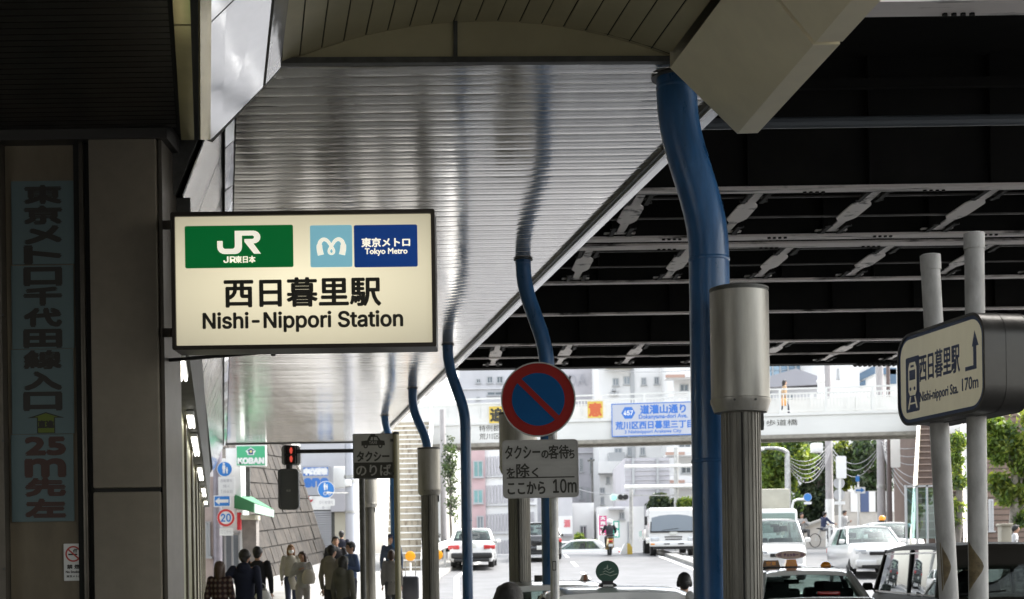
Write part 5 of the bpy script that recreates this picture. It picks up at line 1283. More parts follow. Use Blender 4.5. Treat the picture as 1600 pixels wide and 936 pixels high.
def car(name, lab, cat, loc, rz, p, m, group=None, gl=None, gls=None, rear=True, wheels=True):
    """p: L length, W width, H height, belt, hood, deck, ys = [rear glass base, roof rear, roof front, windscreen base] along +Y (front)"""
    L, W, H, belt = p['L'], p['W'], p['H'], p['belt']; y0, y1, y2, y3 = p['ys']; hw = W/2; gl = gl or M_gls
    t = thing(name, lab, cat, loc, rz, group); rw_ = p.get('roofw', .78)*hw
    zl = p.get('clear', .2)
    st = [(-L/2, .86, zl+.12, p['deck']-.12), (-L/2+.04, .93, zl+.05, p['deck']-.05), (-L/2+.16, .985, zl, p['deck']), (y0, 1, zl, belt), (0, 1, zl, belt), (y3, 1, zl, belt), (y3+.25*(L/2-y3), .99, zl, (belt+p['hood'])/2+.02), (L/2-.35, .97, zl, p['hood']), (L/2-.1, .90, zl+.03, p['hood']-.10), (L/2, .78, zl+.1, p['hood']-.22)]
    rings = []
    for y, k, za, zb in st:
        w_ = hw*k; zm = za+(zb-za)*.55
        rings.append([(-w_*.90, y, za), (-w_*.98, y, za+.10), (-w_, y, zm), (-w_*.985, y, zb-.10), (-w_*.93, y, zb-.015), (-w_*.86, y, zb), (0, y, zb+.012), (w_*.86, y, zb), (w_*.93, y, zb-.015), (w_*.985, y, zb-.10), (w_, y, zm), (w_*.98, y, za+.10), (w_*.90, y, za)])
    b = MB(); b.loft(rings, m); body = b.build('body', t, sharp=40)
    # roof
    b = MB(); R_ = []
    for k in range(7):
        f_ = k/6; y = y1-.04+(y2-y1+.08)*f_; cr = .035*(1-(2*f_-1)**2); e = .05 if k in (0, 6) else 0.
        R_.append([(-rw_, y, H-.085+cr*.5-e*.4), (-rw_*.97, y, H-.045+cr-e*.5), (-rw_*.8, y, H-.012+cr-e*.4), (-rw_*.4, y, H+cr-.003-e*.3), (0, y, H+cr-e*.3), (rw_*.4, y, H+cr-.003-e*.3), (rw_*.8, y, H-.012+cr-e*.4), (rw_*.97, y, H-.045+cr-e*.5), (rw_, y, H-.085+cr*.5-e*.4), (0, y, H-.06+cr*.5-e*.3)])
    b.loft(R_, m); b.build('roof', t, sharp=40)
    bw = hw*.93; zb = belt-.01; zr = H-.07
    # pillars
    mid = (y1+y2)/2-.05
    for s in (-1, 1):
        for q in (((s*bw, y0, zb), (s*rw_*.96, y1, zr), .09, .12, m), ((s*bw, y3, zb), (s*rw_*.96, y2, zr), .06, .08, m), ((s*bw*.99, mid, zb), (s*rw_*.985, mid, zr), .05, .09, M_blk), ((s*bw, y0+.2, zb), (s*rw_*.97, y1+.12, zr), .05, .16, m)):
            if q[3] == .16 and not p.get('cpil'): continue
            b = MB(); b.bar(*q, .02); b.build('pillar', t)
    # glass
    b = MB(); quad3(b, [(-bw*.93, y0-.01, zb), (bw*.93, y0-.01, zb), (rw_*.90, y1-.01, zr-.02), (-rw_*.90, y1-.01, zr-.02)], gl, bulge=.05); b.build('rear_window', t)
    b = MB(); quad3(b, [(bw*.94, y3+.01, zb), (-bw*.94, y3+.01, zb), (-rw_*.92, y2+.01, zr), (rw_*.92, y2+.01, zr)], gl, bulge=.06); b.build('windscreen', t)
    for s in (-1, 1):
        mid = (y1+y2)/2-.05; f0 = lambda y: s*bw*.985; b = MB()
        for ya, yb_, yc, yd in ((y3-.08, mid+.05, mid+.05, y2-.03), (mid-.05, y0+.12, y1+.07, mid-.05)):
            q = [(s*bw*.985, ya, zb), (s*bw*.985, yb_, zb), (s*rw_*.97, yc, zr), (s*rw_*.97, yd, zr)]
            quad3(b, q if s < 0 else [q[1], q[0], q[3], q[2]], gls or gl, 3, .02)
        b.build('side_window', t)
    # interior: floor tub, seats, dashboard, mirror
    b = MB(); b.bb((-hw*.88, y0+.1, belt-.25), (hw*.88, y3-.05, belt-.12), M_int)
    b.bb((-hw*.86, y3-.45, belt-.14), (hw*.86, y3-.08, belt+.03), M_int, .03); b.bar((-.12, y2+.05, H-.20), (.12, y2+.05, H-.20), .04, .07, M_int)
    b.build('interior', t)
    for ys in ((y3-1.15,) if p.get('rows', 2) == 1 else (y3-1.15, y3-2.0)):
        for s in (-.5, .5):
            c = s*hw*.95; b = MB()
            b.box((c, ys, belt-.12), (hw*.72, .16, .56), M_seat, Matrix.Rotation(math.radians(12), 4, 'X'), .05); b.box((c, ys-.06, H-.27), (.27, .11, .17), M_seat, None, .04); b.box((c, ys-.05, H-.38), (.1, .02, .14), M_chr); b.build('seat', t)
    # lamps, bumpers, plates, mirrors
    lw = p.get('lampw', .3)
    for s in (-1, 1):
        b = MB(); b.box((s*(hw*.80), -L/2+.05, p['deck']-.22), (lw, .12, p.get('lamph', .16)), M_tl, Matrix.Rotation(s*.35, 4, 'Z'), .03); b.build('tail_lamp', t)
        b = MB(); b.box((s*(hw*.68), L/2-.06, p['hood']-.24), (.34, .14, .15), M_hl, Matrix.Rotation(-s*.4, 4, 'Z'), .04); b.build('headlight', t)
        b = MB(); b.box((s*(hw+.08), y3-.12, belt+.08), (.17, .1, .13), m, None, .04); b.bar((s*(hw-.02), y3-.1, belt+.03), (s*(hw+.05), y3-.12, belt+.06), .04, .04, M_blk); b.build('wing_mirror', t)
    b = MB(); b.box((0, -L/2+.02, zl+.22), (W*.93, .16, .2), p.get('bump', m), None, .06); b.box((0, -L/2-.01, zl+.06), (W*.8, .14, .12), M_blk, None, .04); b.build('bumper', t)
    b = MB(); b.box((0, L/2-.05, zl+.16), (W*.9, .2, .22), m, None, .07); b.box((0, L/2-.02, p['hood']-.3), (W*.42, .1, .1), M_blk, None, .02); b.box((0, L/2+.04, zl+.06), (W*.7, .05, .1), M_blk, None, .02); b.build('grille', t)
    for y, s in ((-L/2-.065 if not p.get('plz') else -L/2-.01, 1), (L/2+.07, -1)):
        b = MB(); fm = T(0, y, (p.get('plz') or zl+.26) if s > 0 else zl+.2) @ FR
        b.box((0, 0, 0), (.33, .165, .02), p.get('plate', M_plt2), None, .008); bb = MB(fm); bb.v, bb.f, bb.m, bb.mats = [fm @ x for x in b.v], b.f, b.m, b.mats; bb.build('number_plate', t)
    if wheels:
        r = p.get('wr', .31)
        for y in (-L/2+p.get('ro', .75), L/2-p.get('fo', .8)):
            for s in (-1, 1):
                R0 = T(s*(hw-.12), y, r) @ Matrix.Rotation(math.pi/2, 4, 'Y')
                b = MB(); b.lathe([(r*.62, -.10), (r*.95, -.10), (r, -.06), (r, .06), (r*.95, .10), (r*.62, .10)], M_rub, 24, R0); b.lathe([(r*1.16, -.03), (r*1.16, .135)], M_blk, 24, T(s*(hw-.15), y, r+.02) @ Matrix.Rotation(math.pi/2, 4, 'Y')) if False else None
                w_ = b.build('wheel', t); b = MB(); b.lathe([(r*.6, -.085), (r*.5, .0), (r*.5, .06), (r*.6, .085), (r*.2, .1 if s > 0 else .1)], M_stl, 20, R0); b.build('rim', w_)
    return t
SED = dict(L=4.6, W=1.70, H=1.42, belt=.93, hood=.90, deck=.96, ys=[-1.55, -1.0, .35, 1.05], cpil=True)
SUV = dict(L=4.6, W=1.58, H=1.40, belt=.9, hood=.92, deck=.94, ys=[-2.05, -1.62, .35, 1.1], lampw=.42, lamph=.15, wr=.33, plz=.78, bump=M_blk, cpil=True)
HAT = dict(L=4.3, W=1.70, H=1.50, belt=.95, hood=.95, deck=1.0, ys=[-1.9, -1.35, .3, 1.1], cpil=True)
def at_road(px, Y): return GP(px, Y, .006)
car('suv', 'white SUV seen from behind, driving up the road right of the dark blue pipe', 'car', at_road(741, 52.5), math.radians(-1), SUV, M_cw)
car('sedan', 'dark car seen from behind between the silver capped post and the sign pole', 'car', at_road(843, 58.5), 0, dict(SED, H=1.5), M_ck)
car('parked_car', 'white parked car half hidden beyond the crest of the road', 'car', GP(905, 76, .0)+Vector((0, 0, .12)), math.radians(80), SED, M_cw, 'white cars beyond the crest')
car('parked_car', 'white parked car beyond the crest, just left of the other one', 'car', GP(873, 79, .0)+Vector((0, 0, .1)), math.radians(85), SED, M_cw, 'white cars beyond the crest')

# taxis in the rank
def on_roof(t, nm, bld_): return bld_.build(nm, t)
txs = dict(SED, H=1.40, W=1.69, plate=M_plg)
loc = at_road(1243, 22.6); tx = car('taxi', 'white taxi with an oval advertising sign and yellow lanterns on its roof', 'taxi', loc, math.radians(-2), dict(txs, H=1.30, belt=.86, deck=.9, hood=.85), M_cw)
zr = 1.33; u = 22.6/F
b = MB(T(-.13, -.35, zr)); b.lathe([(.17, 0), (.17, .02), (.12, .025)], M_blk, 16); 
b.prism([(-.10, .02), (.10, .02), (.07, .13), (-.07, .13)], -.09, .09, M_ora, FR); b.build('roof_lantern', tx)
b = MB(T(-.13, -.36, zr+.20)); ov = [(.235*math.cos(a), .065*math.sin(a)) for a in lin(0, 6.1, 28)]
b.prism(ov, -.05, .05, mat('taxi_oval', (.62, .46, .38), .5), FR); M_pur = mat('taxi_oval_ink', (.16, .05, .16), .5)
b.text('チェッカー', M_pur, FR @ T(0, 0, .051), .22, .042, .004, None, .001)
for s in (-1, 1):
    for k in range(3): b.prism([(x*s, y) for x, y in ((.145+k*.02, -.03+k*.006), (.155+k*.02, -.03+k*.006), (.165+k*.02, .0), (.155+k*.02, .03-k*.006), (.145+k*.02, .03-k*.006), (.155+k*.02, 0))][::s], .051, .054, M_pur, FR)
b.build('oval_sign', tx)
b = MB(T(-.44, -.35, zr-.01)); b.box((0, 0, .015), (.30, .2, .03), M_blk, None, .01); b.prism([(-.14, .03), (.14, .03), (.11, .13), (-.11, .13)], -.07, .07, mat('lantern_brown', (.20, .10, .03), .35), FR); b.text('空車', M_ora, FR @ T(.0, .08, .071), .15, .06, .003, None, .001); b.build('vacancy_lamp', tx)
b = MB(T(.42, -.35, zr-.02)); b.ell((0, 0, .045), (.085, .07, .065), M_ora); b.lathe([(.09, 0), (.09, .02)], M_blk, 14); b.build('beacon', tx)
b = MB(T(.25, -1.45, .93)); b.box((0, 0, .02), (.34, .1, .06), M_tl, None, .02); b.build('high_brake_lamp', tx)
loc = at_road(953, 13.4); tx2 = car('taxi', 'white taxi with a dark green round emblem standing on its roof', 'taxi', loc, math.radians(1.5), dict(txs, H=1.34, W=1.6), M_cw)
zr = 1.37; M_emg = mat('emblem_green', (.02, .075, .05), .4); M_eml = mat('emblem_line', (.38, .45, .38), .5)
b = MB(T(-.055, -.4, zr)); b.prism([(-.085, 0), (.085, 0), (.07, .022), (.045, .035), (.05, .05), (-.05, .05), (-.045, .035), (-.07, .022)], -.06, .06, M_blk, FR); b.prism([(-.045, .004), (.045, .004), (.045, .014), (-.045, .014)], .061, .064, M_wht, FR); b.build('emblem_base', tx2)
b = MB(T(-.055, -.4, zr+.135)); b.prism([(.105*math.cos(a), .1*math.sin(a)) for a in lin(0, 6.1, 30)], -.022, .022, M_emg, FR); b.prism([(-.03, -.1), (.03, -.1), (.03, -.07), (-.03, -.07)], -.02, .02, M_emg, FR)
b.prism([(0, .065), (.006, .045), (.006, .03), (-.006, .03), (-.006, .045)], .023, .026, M_eml, FR)
for k, w_ in enumerate((.035, .06, .09)):
    y = .02-k*.026; b.tube([FR @ Vector((-w_/1.0+.02*math.sin(k), y, .024)), FR @ Vector((-w_*.3, y+.012, .024)), FR @ Vector((w_*.3, y-.008, .024)), FR @ Vector((w_, y+.01, .024))], .004, M_eml, 5)
b.build('emblem', tx2)
loc = at_road(858, 17.2); tx3 = car('taxi', 'white taxi with a small brown roof lamp, half behind the blue pipe', 'taxi', loc, math.radians(1.5), dict(txs, H=1.34, W=1.55), M_cw)
b = MB(T(.40, -.4, 1.35)); b.box((0, 0, .01), (.14, .1, .02), M_blk, None, .005); b.prism([(-.055, .02), (.055, .02), (.035, .085), (-.02, .085)], -.04, .04, mat('lamp_clear', (.6, .55, .5), .2), FR); b.prism([(-.012, .02), (.03, .02), (.022, .09), (.0, .09)], .041, .045, mat('lamp_brown', (.28, .12, .06), .4), FR); b.build('roof_lamp', tx3)
b = MB(T(-.13, -.4, 1.36)); b.box((0, 0, .04), (.12, .06, .07), M_dst, None, .008); b.build('meter_lamp', tx3)
# oncoming white taxis
tx4 = car('taxi', 'white oncoming car facing us, behind the dark grey van', 'taxi', at_road(1353, 44), math.radians(178), dict(HAT, H=1.5), M_cw)
tx5 = car('taxi', 'white taxi with a yellow roof lamp behind the oncoming white car', 'taxi', at_road(1388, 49), math.radians(176), dict(SED, H=1.5), M_cw)
b = MB(T(.2, 0, 1.53)); b.lathe([(.14, 0), (.14, .03), (.09, .04)], M_blk, 14); b.ell((0, 0, .12), (.12, .1, .11), M_ora); b.build('roof_lantern', tx5)
# kei van and lorry
VAN = dict(L=4.7, W=1.69, H=1.90, belt=1.08, hood=1.02, deck=1.12, ys=[-2.28, -2.18, 1.55, 2.15], roofw=.86, lampw=.16, lamph=.5, wr=.31, fo=.6, plz=.75)
car('minivan', 'white oncoming minivan beside the tall fluted post, in front of a lorry', 'van', at_road(1203, 42), math.radians(180), dict(VAN, L=3.6, W=1.56, H=1.78, ys=[-1.75, -1.6, .75, 1.35]), M_cw)
lr = thing('box_lorry', 'lorry with a khaki box body behind the white minivan', 'lorry', at_road(1196, 52), math.pi)
M_kha = mat('box_khaki', (.30, .29, .24), .7, var=.08)
b = MB(); b.bb((-.95, -4.2, .75), (.95, -.2, 2.75), M_kha, .05); b.build('box', lr)
b = MB(); b.bb((-.9, 0, .5), (.9, 1.5, 1.95), M_cw, .12); b.bb((-.8, 1.502, 1.1), (.8, 1.51, 1.8), M_gld); b.build('cab', lr)
for y in (-3.2, .8):
    for s in (-1, 1): b = MB(); b.lathe([(.2, -.1), (.38, -.1), (.38, .1), (.2, .1)], M_rub, 20, T(s*.75, y, .38) @ Matrix.Rotation(math.pi/2, 4, 'Y')); b.build('wheel', lr)
# dark van in the foreground with its driver
vl = at_road(1492, 21.6); vn = car('van', 'dark bronze grey van seen from behind, nearest vehicle on the right', 'van', vl, math.radians(-3.4), dict(VAN, H=1.68, belt=.95, deck=.98, hood=.92, lamph=.4), M_cg, gl=M_gld, gls=glass('car_glass_tinted', (.34, .36, .35), .14))
b = MB(T(-.04, -2.19, 1.55)); b.box((0, 0, 0), (.15, .05, .05), M_blk, None, .01); b.box((-.02, -.028, 0), (.05, .01, .03), emat('brake_lamp_lit', (1, .02, .05), 2.5), None, .003); b.build('high_brake_lamp', vn)
b = MB()
for s in (-1, 1):
    b.bar((s*.735, 1.45, 1.56), (s*.735, -2.05, 1.56), .02, .02, M_chr)
    b.bar((s*.80, 2.0, .96), (s*.80, -2.2, .96), .015, .02, mat('bronze_trim', (.16, .13, .11), .3, .8))
b.build('trim_strip', vn)
b = MB(); b.tube([(-.55, -2.30, .98), (0, -2.33, 1.02), (.1, -2.33, 1.03)], .012, M_blk, 6); b.build('wiper', vn); b = MB(); b.lathe([(.022, 0), (.022, .02)], M_blk, 10, T(-.12, -2.2, 1.56) @ FR); b.build('washer_nozzle', vn)
b = MB(); hq = .0
quad3(b, [(-.66, -2.232, 1.32), (.66, -2.232, 1.32), (.655, -2.196, 1.62), (-.655, -2.196, 1.62)], M_cg, bulge=.052, t=.02); b.build('hatch_panel', vn)
for s in (-1, 1): b = MB(); b.bar((s*.715, -2.31, .97), (s*.70, -2.21, 1.60), .16, .06, M_cg, .02); b.build('hatch_pillar', vn)
# white truck
tk = thing('truck', 'white flat-fronted truck facing us beside the blue pipe', 'truck', at_road(1052, 60.5), math.pi)
b = MB(); R_ = [[(-1.02, y, z0), (-1.04, y, .9), (-1.02, y, z1-.2), (-.99, y, z1-.03), (-.94, y, z1), (.94, y, z1), (.99, y, z1-.03), (1.02, y, z1-.2), (1.04, y, .9), (1.02, y, z0)] for y, z0, z1 in ((-1.5, .55, 2.05), (-.1, .55, 2.06), (.05, .5, 1.95))]
b.loft(R_, M_cw); b.build('cab', tk)
b = MB(); quad3(b, [(.95, .12, 1.05), (-.95, .12, 1.05), (-.90, .02, 1.87), (.90, .02, 1.87)], mat('truck_glass', (.20, .23, .26), .35, .0, spec=.3), bulge=.02, t=.05); b.build('windscreen', tk)
b = MB(); b.slab([(.99, .10, .99), (-.99, .10, .99), (-.94, -.0, 1.92), (.94, -.0, 1.92)], .05, M_blk); b.build('windscreen_surround', tk)
b = MB()
for z, w_ in ((.80, .75), (.70, .7)): b.box((0, .06, z), (w_, .03, .045), M_blk, None, .01)
b.box((0, .08, 1.03), (1.9, .03, .05), M_blk); b.tube([(.5, .12, 1.08), (-.2, .13, 1.16)], .012, M_blk, 6); b.build('grille', tk)
b = MB(); b.box((0, .08, .50), (2.05, .2, .22), M_cw, None, .05); b.box((.3, .185, .5), (.25, .01, .05), M_blk); b.box((-.3, .185, .5), (.25, .01, .05), M_blk); b.box((0, .0, .33), (1.7, .2, .12), M_blk); b.build('bumper', tk)
for s in (-1, 1):
    b = MB(); b.box((s*.78, .06, .72), (.36, .06, .15), M_hl, None, .03); b.box((s*.9, .19, .5), (.16, .02, .06), M_ora); b.build('headlight', tk)
    b = MB(); b.box((s*1.16, .05, 1.5), (.12, .06, .38), M_blk, None, .03); b.bar((s*.98, .02, 1.7), (s*1.16, .05, 1.65), .02, .02, M_blk); b.build('wing_mirror', tk)
    for y in (-.55, -3.6): b = MB(); b.lathe([(.2, -.12), (.36, -.12), (.36, .12), (.2, .12)], M_rub, 20, T(s*.82, y, .36) @ Matrix.Rotation(math.pi/2, 4, 'Y')); b.build('wheel', tk)
b = MB(T(0, .10, .95)); b.box((0, 0, 0), (.33, .015, .13), M_plt2, None, .005); b.build('number_plate', tk)
b = MB(); b.bb((-1.0, -5.2, .75), (1.0, -1.65, 1.2), M_cw, .03); b.bb((-.4, -5.1, .5), (.4, -1.6, .74), M_dst); b.build('bed', tk)
# small dark scooters parked by the guard rail
def scooter(name, lab, loc, rz, mcol, box=None, group=None):
    t = thing(name, lab, 'scooter', loc, rz, group); m = mcol
    for y in (-.55, .62): b = MB(); b.lathe([(.13, -.05), (.22, -.05), (.24, 0), (.22, .05), (.13, .05)], M_rub, 20, T(0, y, .24) @ Matrix.Rotation(math.pi/2, 4, 'Y')); w_ = b.build('wheel', t); b = MB(); b.lathe([(.12, -.03), (.05, 0), (.12, .03)], M_stl, 14, T(0, y, .24) @ Matrix.Rotation(math.pi/2, 4, 'Y')); b.build('rim', w_)
    b = MB(); b.loft([[(-w_, y, z0), (-w_*.8, y, z1), (w_*.8, y, z1), (w_, y, z0)] for y, w_, z0, z1 in ((-.78, .09, .55, .68), (-.5, .16, .40, .74), (-.1, .15, .32, .72), (.1, .14, .25, .36), (.4, .13, .25, .34), (.48, .17, .3, .75), (.55, .12, .5, .95))], m); b.build('body', t)
    b = MB(); b.box((0, -.28, .77), (.26, .62, .09), M_blk, None, .04); b.build('seat', t)
    b = MB(); b.tube([(0, .62, .24), (0, .5, .95)], .03, M_stl, 8); b.tube([(-.32, .40, 1.0), (0, .48, .98), (.32, .40, 1.0)], .016, M_blk, 8)
    for s in (-1, 1): b.tube([(s*.25, .46, 1.0), (s*.3, .48, 1.14)], .008, M_blk, 6); b.ell((s*.31, .48, 1.18), (.06, .015, .04), M_blk)
    b.build('handlebar', t)
    b = MB(); b.box((0, -.80, .60), (.20, .05, .09), M_tl, None, .02); b.build('tail_lamp', t)
    b = MB(); b.box((0, -.82, .43), (.19, .015, .12), M_plt2, None, .005); b.build('number_plate', t)
    if box: b = MB(); b.box((0, -.78, .86), (.34, .26, .06), M_blk, None, .02); b.bar((-.15, -.7, .78), (.15, -.7, .78), .03, .03, M_stl); b.build('rack', t)
    return t
scooter('scooter', 'yellow and black delivery scooter under its rider in the middle of the road', at_road(952, 62), 0, mat('scooter_yellow', (.72, .42, .04), .3, coat=.5), True)
for px, Y in ((697, 57), (705, 58.5)): scooter('scooter', 'dark parked scooters at the kerb left of the white SUV', GP(px, Y, .12), math.radians(70), M_ck, None, 'dark scooters parked at the kerb')
bc = thing('bicycle', 'bicycle under the rider beside the garden wall', 'bicycle', GP(1287, 66, .1), math.radians(-65))
for y in (-.5, .55): b = MB(); b.ring([(.33*math.cos(a), .33*math.sin(a)) for a in lin(0, 6.15, 28)], [(.3*math.cos(a), .3*math.sin(a)) for a in lin(0, 6.15, 28)], -.015, .015, M_rub, T(0, y, .33) @ Matrix.Rotation(math.pi/2, 4, 'Y')); b.build('wheel', bc)
b = MB(); 
for p, q in (((0, -.5, .33), (0, -.12, .33)), ((0, -.5, .33), (0, -.2, .8)), ((0, -.12, .33), (0, -.22, .85)), ((0, -.12, .33), (0, .4, .75)), ((0, -.2, .75), (0, .4, .8)), ((0, .55, .33), (0, .38, .95))): b.tube([p, q], .018, M_stl, 6)
b.build('frame', bc); b = MB(); b.box((0, -.24, .88), (.14, .26, .06), M_blk, None, .02); b.build('saddle', bc); b = MB(); b.tube([(-.28, .28, 1.0), (0, .4, .97), (.28, .28, 1.0)], .014, M_blk, 6); b.build('handlebar', bc)
# ================================================================ PEOPLE
SKINM = mat('skin', (.50, .30, .21), .55, var=.05); M_eye = mat('eye_dark', (.02, .015, .012), .3); M_lip = mat('lip', (.40, .16, .13), .5)
HAIRS = {'black': mat('hair_black', (.014, .012, .011), .5, bump=.4, bscale=60, stretch=(3, 3, .4)), 'brown': mat('hair_brown', (.06, .03, .018), .5, bump=.4, bscale=60, stretch=(3, 3, .4)), 'light': mat('hair_light_brown', (.20, .10, .04), .5, bump=.4, bscale=60, stretch=(3, 3, .4))}
def remesh(mb, vox, smooth=4, it_f=.5):
    me = mb.mesh('t', 0); o = bpy.data.objects.new('t', me); COL.objects.link(o)
    r = o.modifiers.new('r', 'REMESH'); r.mode = 'VOXEL'; r.voxel_size = vox; r.use_smooth_shade = True
    s = o.modifiers.new('s', 'SMOOTH'); s.iterations = smooth; s.factor = it_f
    dg = bpy.context.evaluated_depsgraph_get(); ne = bpy.data.meshes.new_from_object(o.evaluated_get(dg))
    v = [x.co.copy() for x in ne.vertices]; f = [tuple(p.vertices) for p in ne.polygons]
    bpy.data.objects.remove(o); bpy.data.meshes.remove(me); bpy.data.meshes.remove(ne)
    return v, f
def cap(mb, p, q, r0, r1, n=12):
    p, q = Vector(p), Vector(q); mb.tube([p, p.lerp(q, .5), q], [r0, (r0+r1)/2, r1], SKINM, n); mb.ell(p, (r0, r0, r0), SKINM, None, n, 8); mb.ell(q, (r1, r1, r1), SKINM, None, n, 8)
def hand(mb, w_, d, side, scale=1., grip=False):
    """palm and five bent fingers hanging along d from the wrist w_"""
    d = Vector(d).normalized(); w_ = Vector(w_); fw = Vector((0, -1, 0)) if abs(d.y) < .8 else Vector((0, 0, 1)); x = d.cross(fw).normalized()*side; n = x.cross(d).normalized()
    R = Matrix((x, n, d)).transposed().to_4x4()
    mb.ell(w_+d*.05*scale, (.018*scale, .038*scale, .052*scale), SKINM, Matrix((x, n, d)).transposed().to_4x4(), 10, 7)
    for k, (o_, l) in enumerate(((-.027, .062), (-.009, .072), (.009, .068), (.026, .054))):
        a = w_+d*.09*scale+n*o_*scale; c = .5 if not grip else 1.6
        b_ = a+(d*.55+x*-.10*c)*l*scale*.75; e = b_+(d*.42+x*-.45*c)*l*scale*.65
        mb.tube([a-d*.02*scale, a, b_, e], [.0095*scale, .0095*scale, .0085*scale, .006*scale], SKINM, 7)
    a = w_+d*.035*scale-n*.032*scale; mb.tube([a, a+(-n*.028+d*.028-x*.012)*scale, a+(-n*.034+d*.062-x*.024)*scale], [.012*scale, .0105*scale, .007*scale], SKINM, 7)
def person(lab, loc, rz, h=1.68, top=(.1, .1, .1), legs=(.05, .05, .06), hair='black', long_=0, fem=False, arms=('down', 'down'), walk=.0, lean=0., headturn=0., coat=False, hood=False, vox=.016, mask=False, sit=False, cap_=None, plaid=None, shoes=(.03, .03, .03), sleeve=None, topvar=.12, group=None, headdown=0.):
    if 20 < loc[1] < 42 and not sit: h *= .937
    t = thing('person', lab, 'person', loc, rz, group); k = h/1.70
    sw = .165 if fem else .19; hipw = .085
    hz = 1.0 if not sit else .0
    def V(x, y, z): return Vector((x*k, y*k, z*k))
    pel = V(0, 0, .93) if not sit else V(0, 0, .52)
    up = Vector((0, -math.sin(lean), math.cos(lean)))
    def S(x, y, z): # torso space, z above pelvis
        return pel+Vector((x*k, y*k, 0))+up*(z*k)+Vector((0, math.cos(lean)*0, 0))
    neck = S(0, .0, .53); hd = S(0, -.015, .665)
    HM = Matrix.Translation(hd) @ Matrix.Rotation(headturn, 4, 'Z') @ Matrix.Rotation(headdown, 4, 'X')
    # limbs
    A = []
    for s, mode in ((-1, arms[0]), (1, arms[1])):
        sh = S(s*sw, 0, .47)
        if mode == 'down': el = sh+V(s*.055, .02, -.28); wr = el+V(s*.0, -.05, -.25)
        elif mode == 'swing': el = sh+V(s*.05, .10, -.27); wr = el+V(s*.01, .01, -.25)
        elif mode == 'fwd': el = sh+V(s*.05, -.08, -.26); wr = el+V(-s*.03, -.17, -.17)
        elif mode == 'bent': el = sh+V(s*.07, .03, -.27); wr = el+V(-s*.10, -.20, .06)
        elif mode == 'phone': el = sh+V(s*.05, -.06, -.26); wr = el+V(-s*.12, -.19, .10)
        elif mode == 'chest': el = sh+V(s*.10, .0, -.25); wr = el+V(-s*.19, -.14, .13)
        elif mode == 'hip': el = sh+V(s*.17, .09, -.24); wr = el+V(-s*.07, -.09, -.21)
        elif mode == 'bars': el = sh+V(s*.08, -.16, -.20); wr = el+V(s*.0, -.22, -.06)
        A.append((s, sh, el, wr))
    Lg = []
    for s, w_ in ((-1, walk), (1, -walk)):
        hp = pel+V(s*hipw, 0, -.03)
        if sit: kn = hp+V(s*.06, -.40, .02); an = kn+V(0, .02, -.40)
        else: kn = hp+V(s*.005, -w_*.20-.01, -.43); an = kn+V(0, -w_*.12+.02+(max(0, -w_)*.06), -.40); an.z = max(an.z, .07*k) if w_ >= 0 else .10*k
        Lg.append((s, hp, kn, an))
    # body: one continuous skin surface
    b = MB()
    b.ell(S(0, 0, .36), (.125*k, .085*k, .17*k), SKINM); b.ell(S(0, 0, .12), (.115*k, .08*k, .17*k), SKINM); b.ell(pel, (.12*k, .085*k, .10*k), SKINM)
    cap(b, S(0, .01, .46), hd+V(0, .012, -.06), .052*k, .048*k)
    for s, sh, el, wr in A: cap(b, sh, el, .042*k, .034*k); cap(b, el, wr, .034*k, .024*k); cap(b, sh, S(0, 0, .44), .045*k, .06*k)
    for s, hp, kn, an in Lg: cap(b, hp, kn, .070*k, .050*k); cap(b, kn, an, .048*k, .034*k)
    b.ell((0, 0, 0), (.074*k, .092*k, .105*k), SKINM, HM, 18, 14); b.ell((0, -.022*k, -.055*k), (.052*k, .062*k, .062*k), SKINM, HM, 14, 10)
    b.ell((0, -.095*k, -.012*k), (.013*k, .018*k, .026*k), SKINM, HM, 10, 8)
    for s in (-1, 1): b.ell((s*.076*k, .012*k, -.012*k), (.012*k, .02*k, .032*k), SKINM, HM, 10, 8)
    v, f = remesh(b, vox*.78, 3)
    B = MB(); B.add(v, f, SKINM)
    for s in (-1, 1):
        B.ell((s*.030*k, -.079*k, .012*k), (.014*k, .010*k, .007*k), M_eye, HM, 8, 6); B.ell((s*.031*k, -.084*k, .033*k), (.020*k, .006*k, .0045*k), HAIRS[hair], HM, 8, 6)
    B.ell((0, -.080*k, -.058*k), (.022*k, .010*k, .007*k), M_lip, HM, 8, 6)
    for s, sh, el, wr in A: hand(B, wr, (wr-el), s, 1.0*k, arms[0 if s < 0 else 1] in ('bent', 'bars', 'phone', 'chest'))
    B.build('body', t, sharp=0)
    # clothes
    tm = mat('cloth_%d_%d_%d_%s' % (*[int(c*999) for c in top], plaid is not None), top, .85, var=topvar, scale=7, bump=.25, bscale=22)
    if plaid and not tm.get('done'):
        n = tm.node_tree; bs = n.nodes['Principled BSDF']; tc = n.nodes.new('ShaderNodeTexCoord'); cols = []
        mix = None
        for ax, sc in ((0, 9), (2, 8)):
            w_ = n.nodes.new('ShaderNodeTexWave'); w_.wave_type = 'BANDS'; w_.bands_direction = 'XYZ'[ax]; w_.inputs['Scale'].default_value = sc*.5; n.links.new(tc.outputs['Object'], w_.inputs[0]); cols.append(w_)
        ad = n.nodes.new('ShaderNodeMath'); ad.operation = 'ADD'; n.links.new(cols[0].outputs['Fac'], ad.inputs[0]); n.links.new(cols[1].outputs['Fac'], ad.inputs[1])
        cr = n.nodes.new('ShaderNodeValToRGB'); e = cr.color_ramp.elements; e[0].position = .15; e[0].color = (.018, .012, .016, 1); e[1].position = .9; e[1].color = (.17, .145, .12, 1); x = e.new(.5); x.color = (.05, .012, .012, 1)
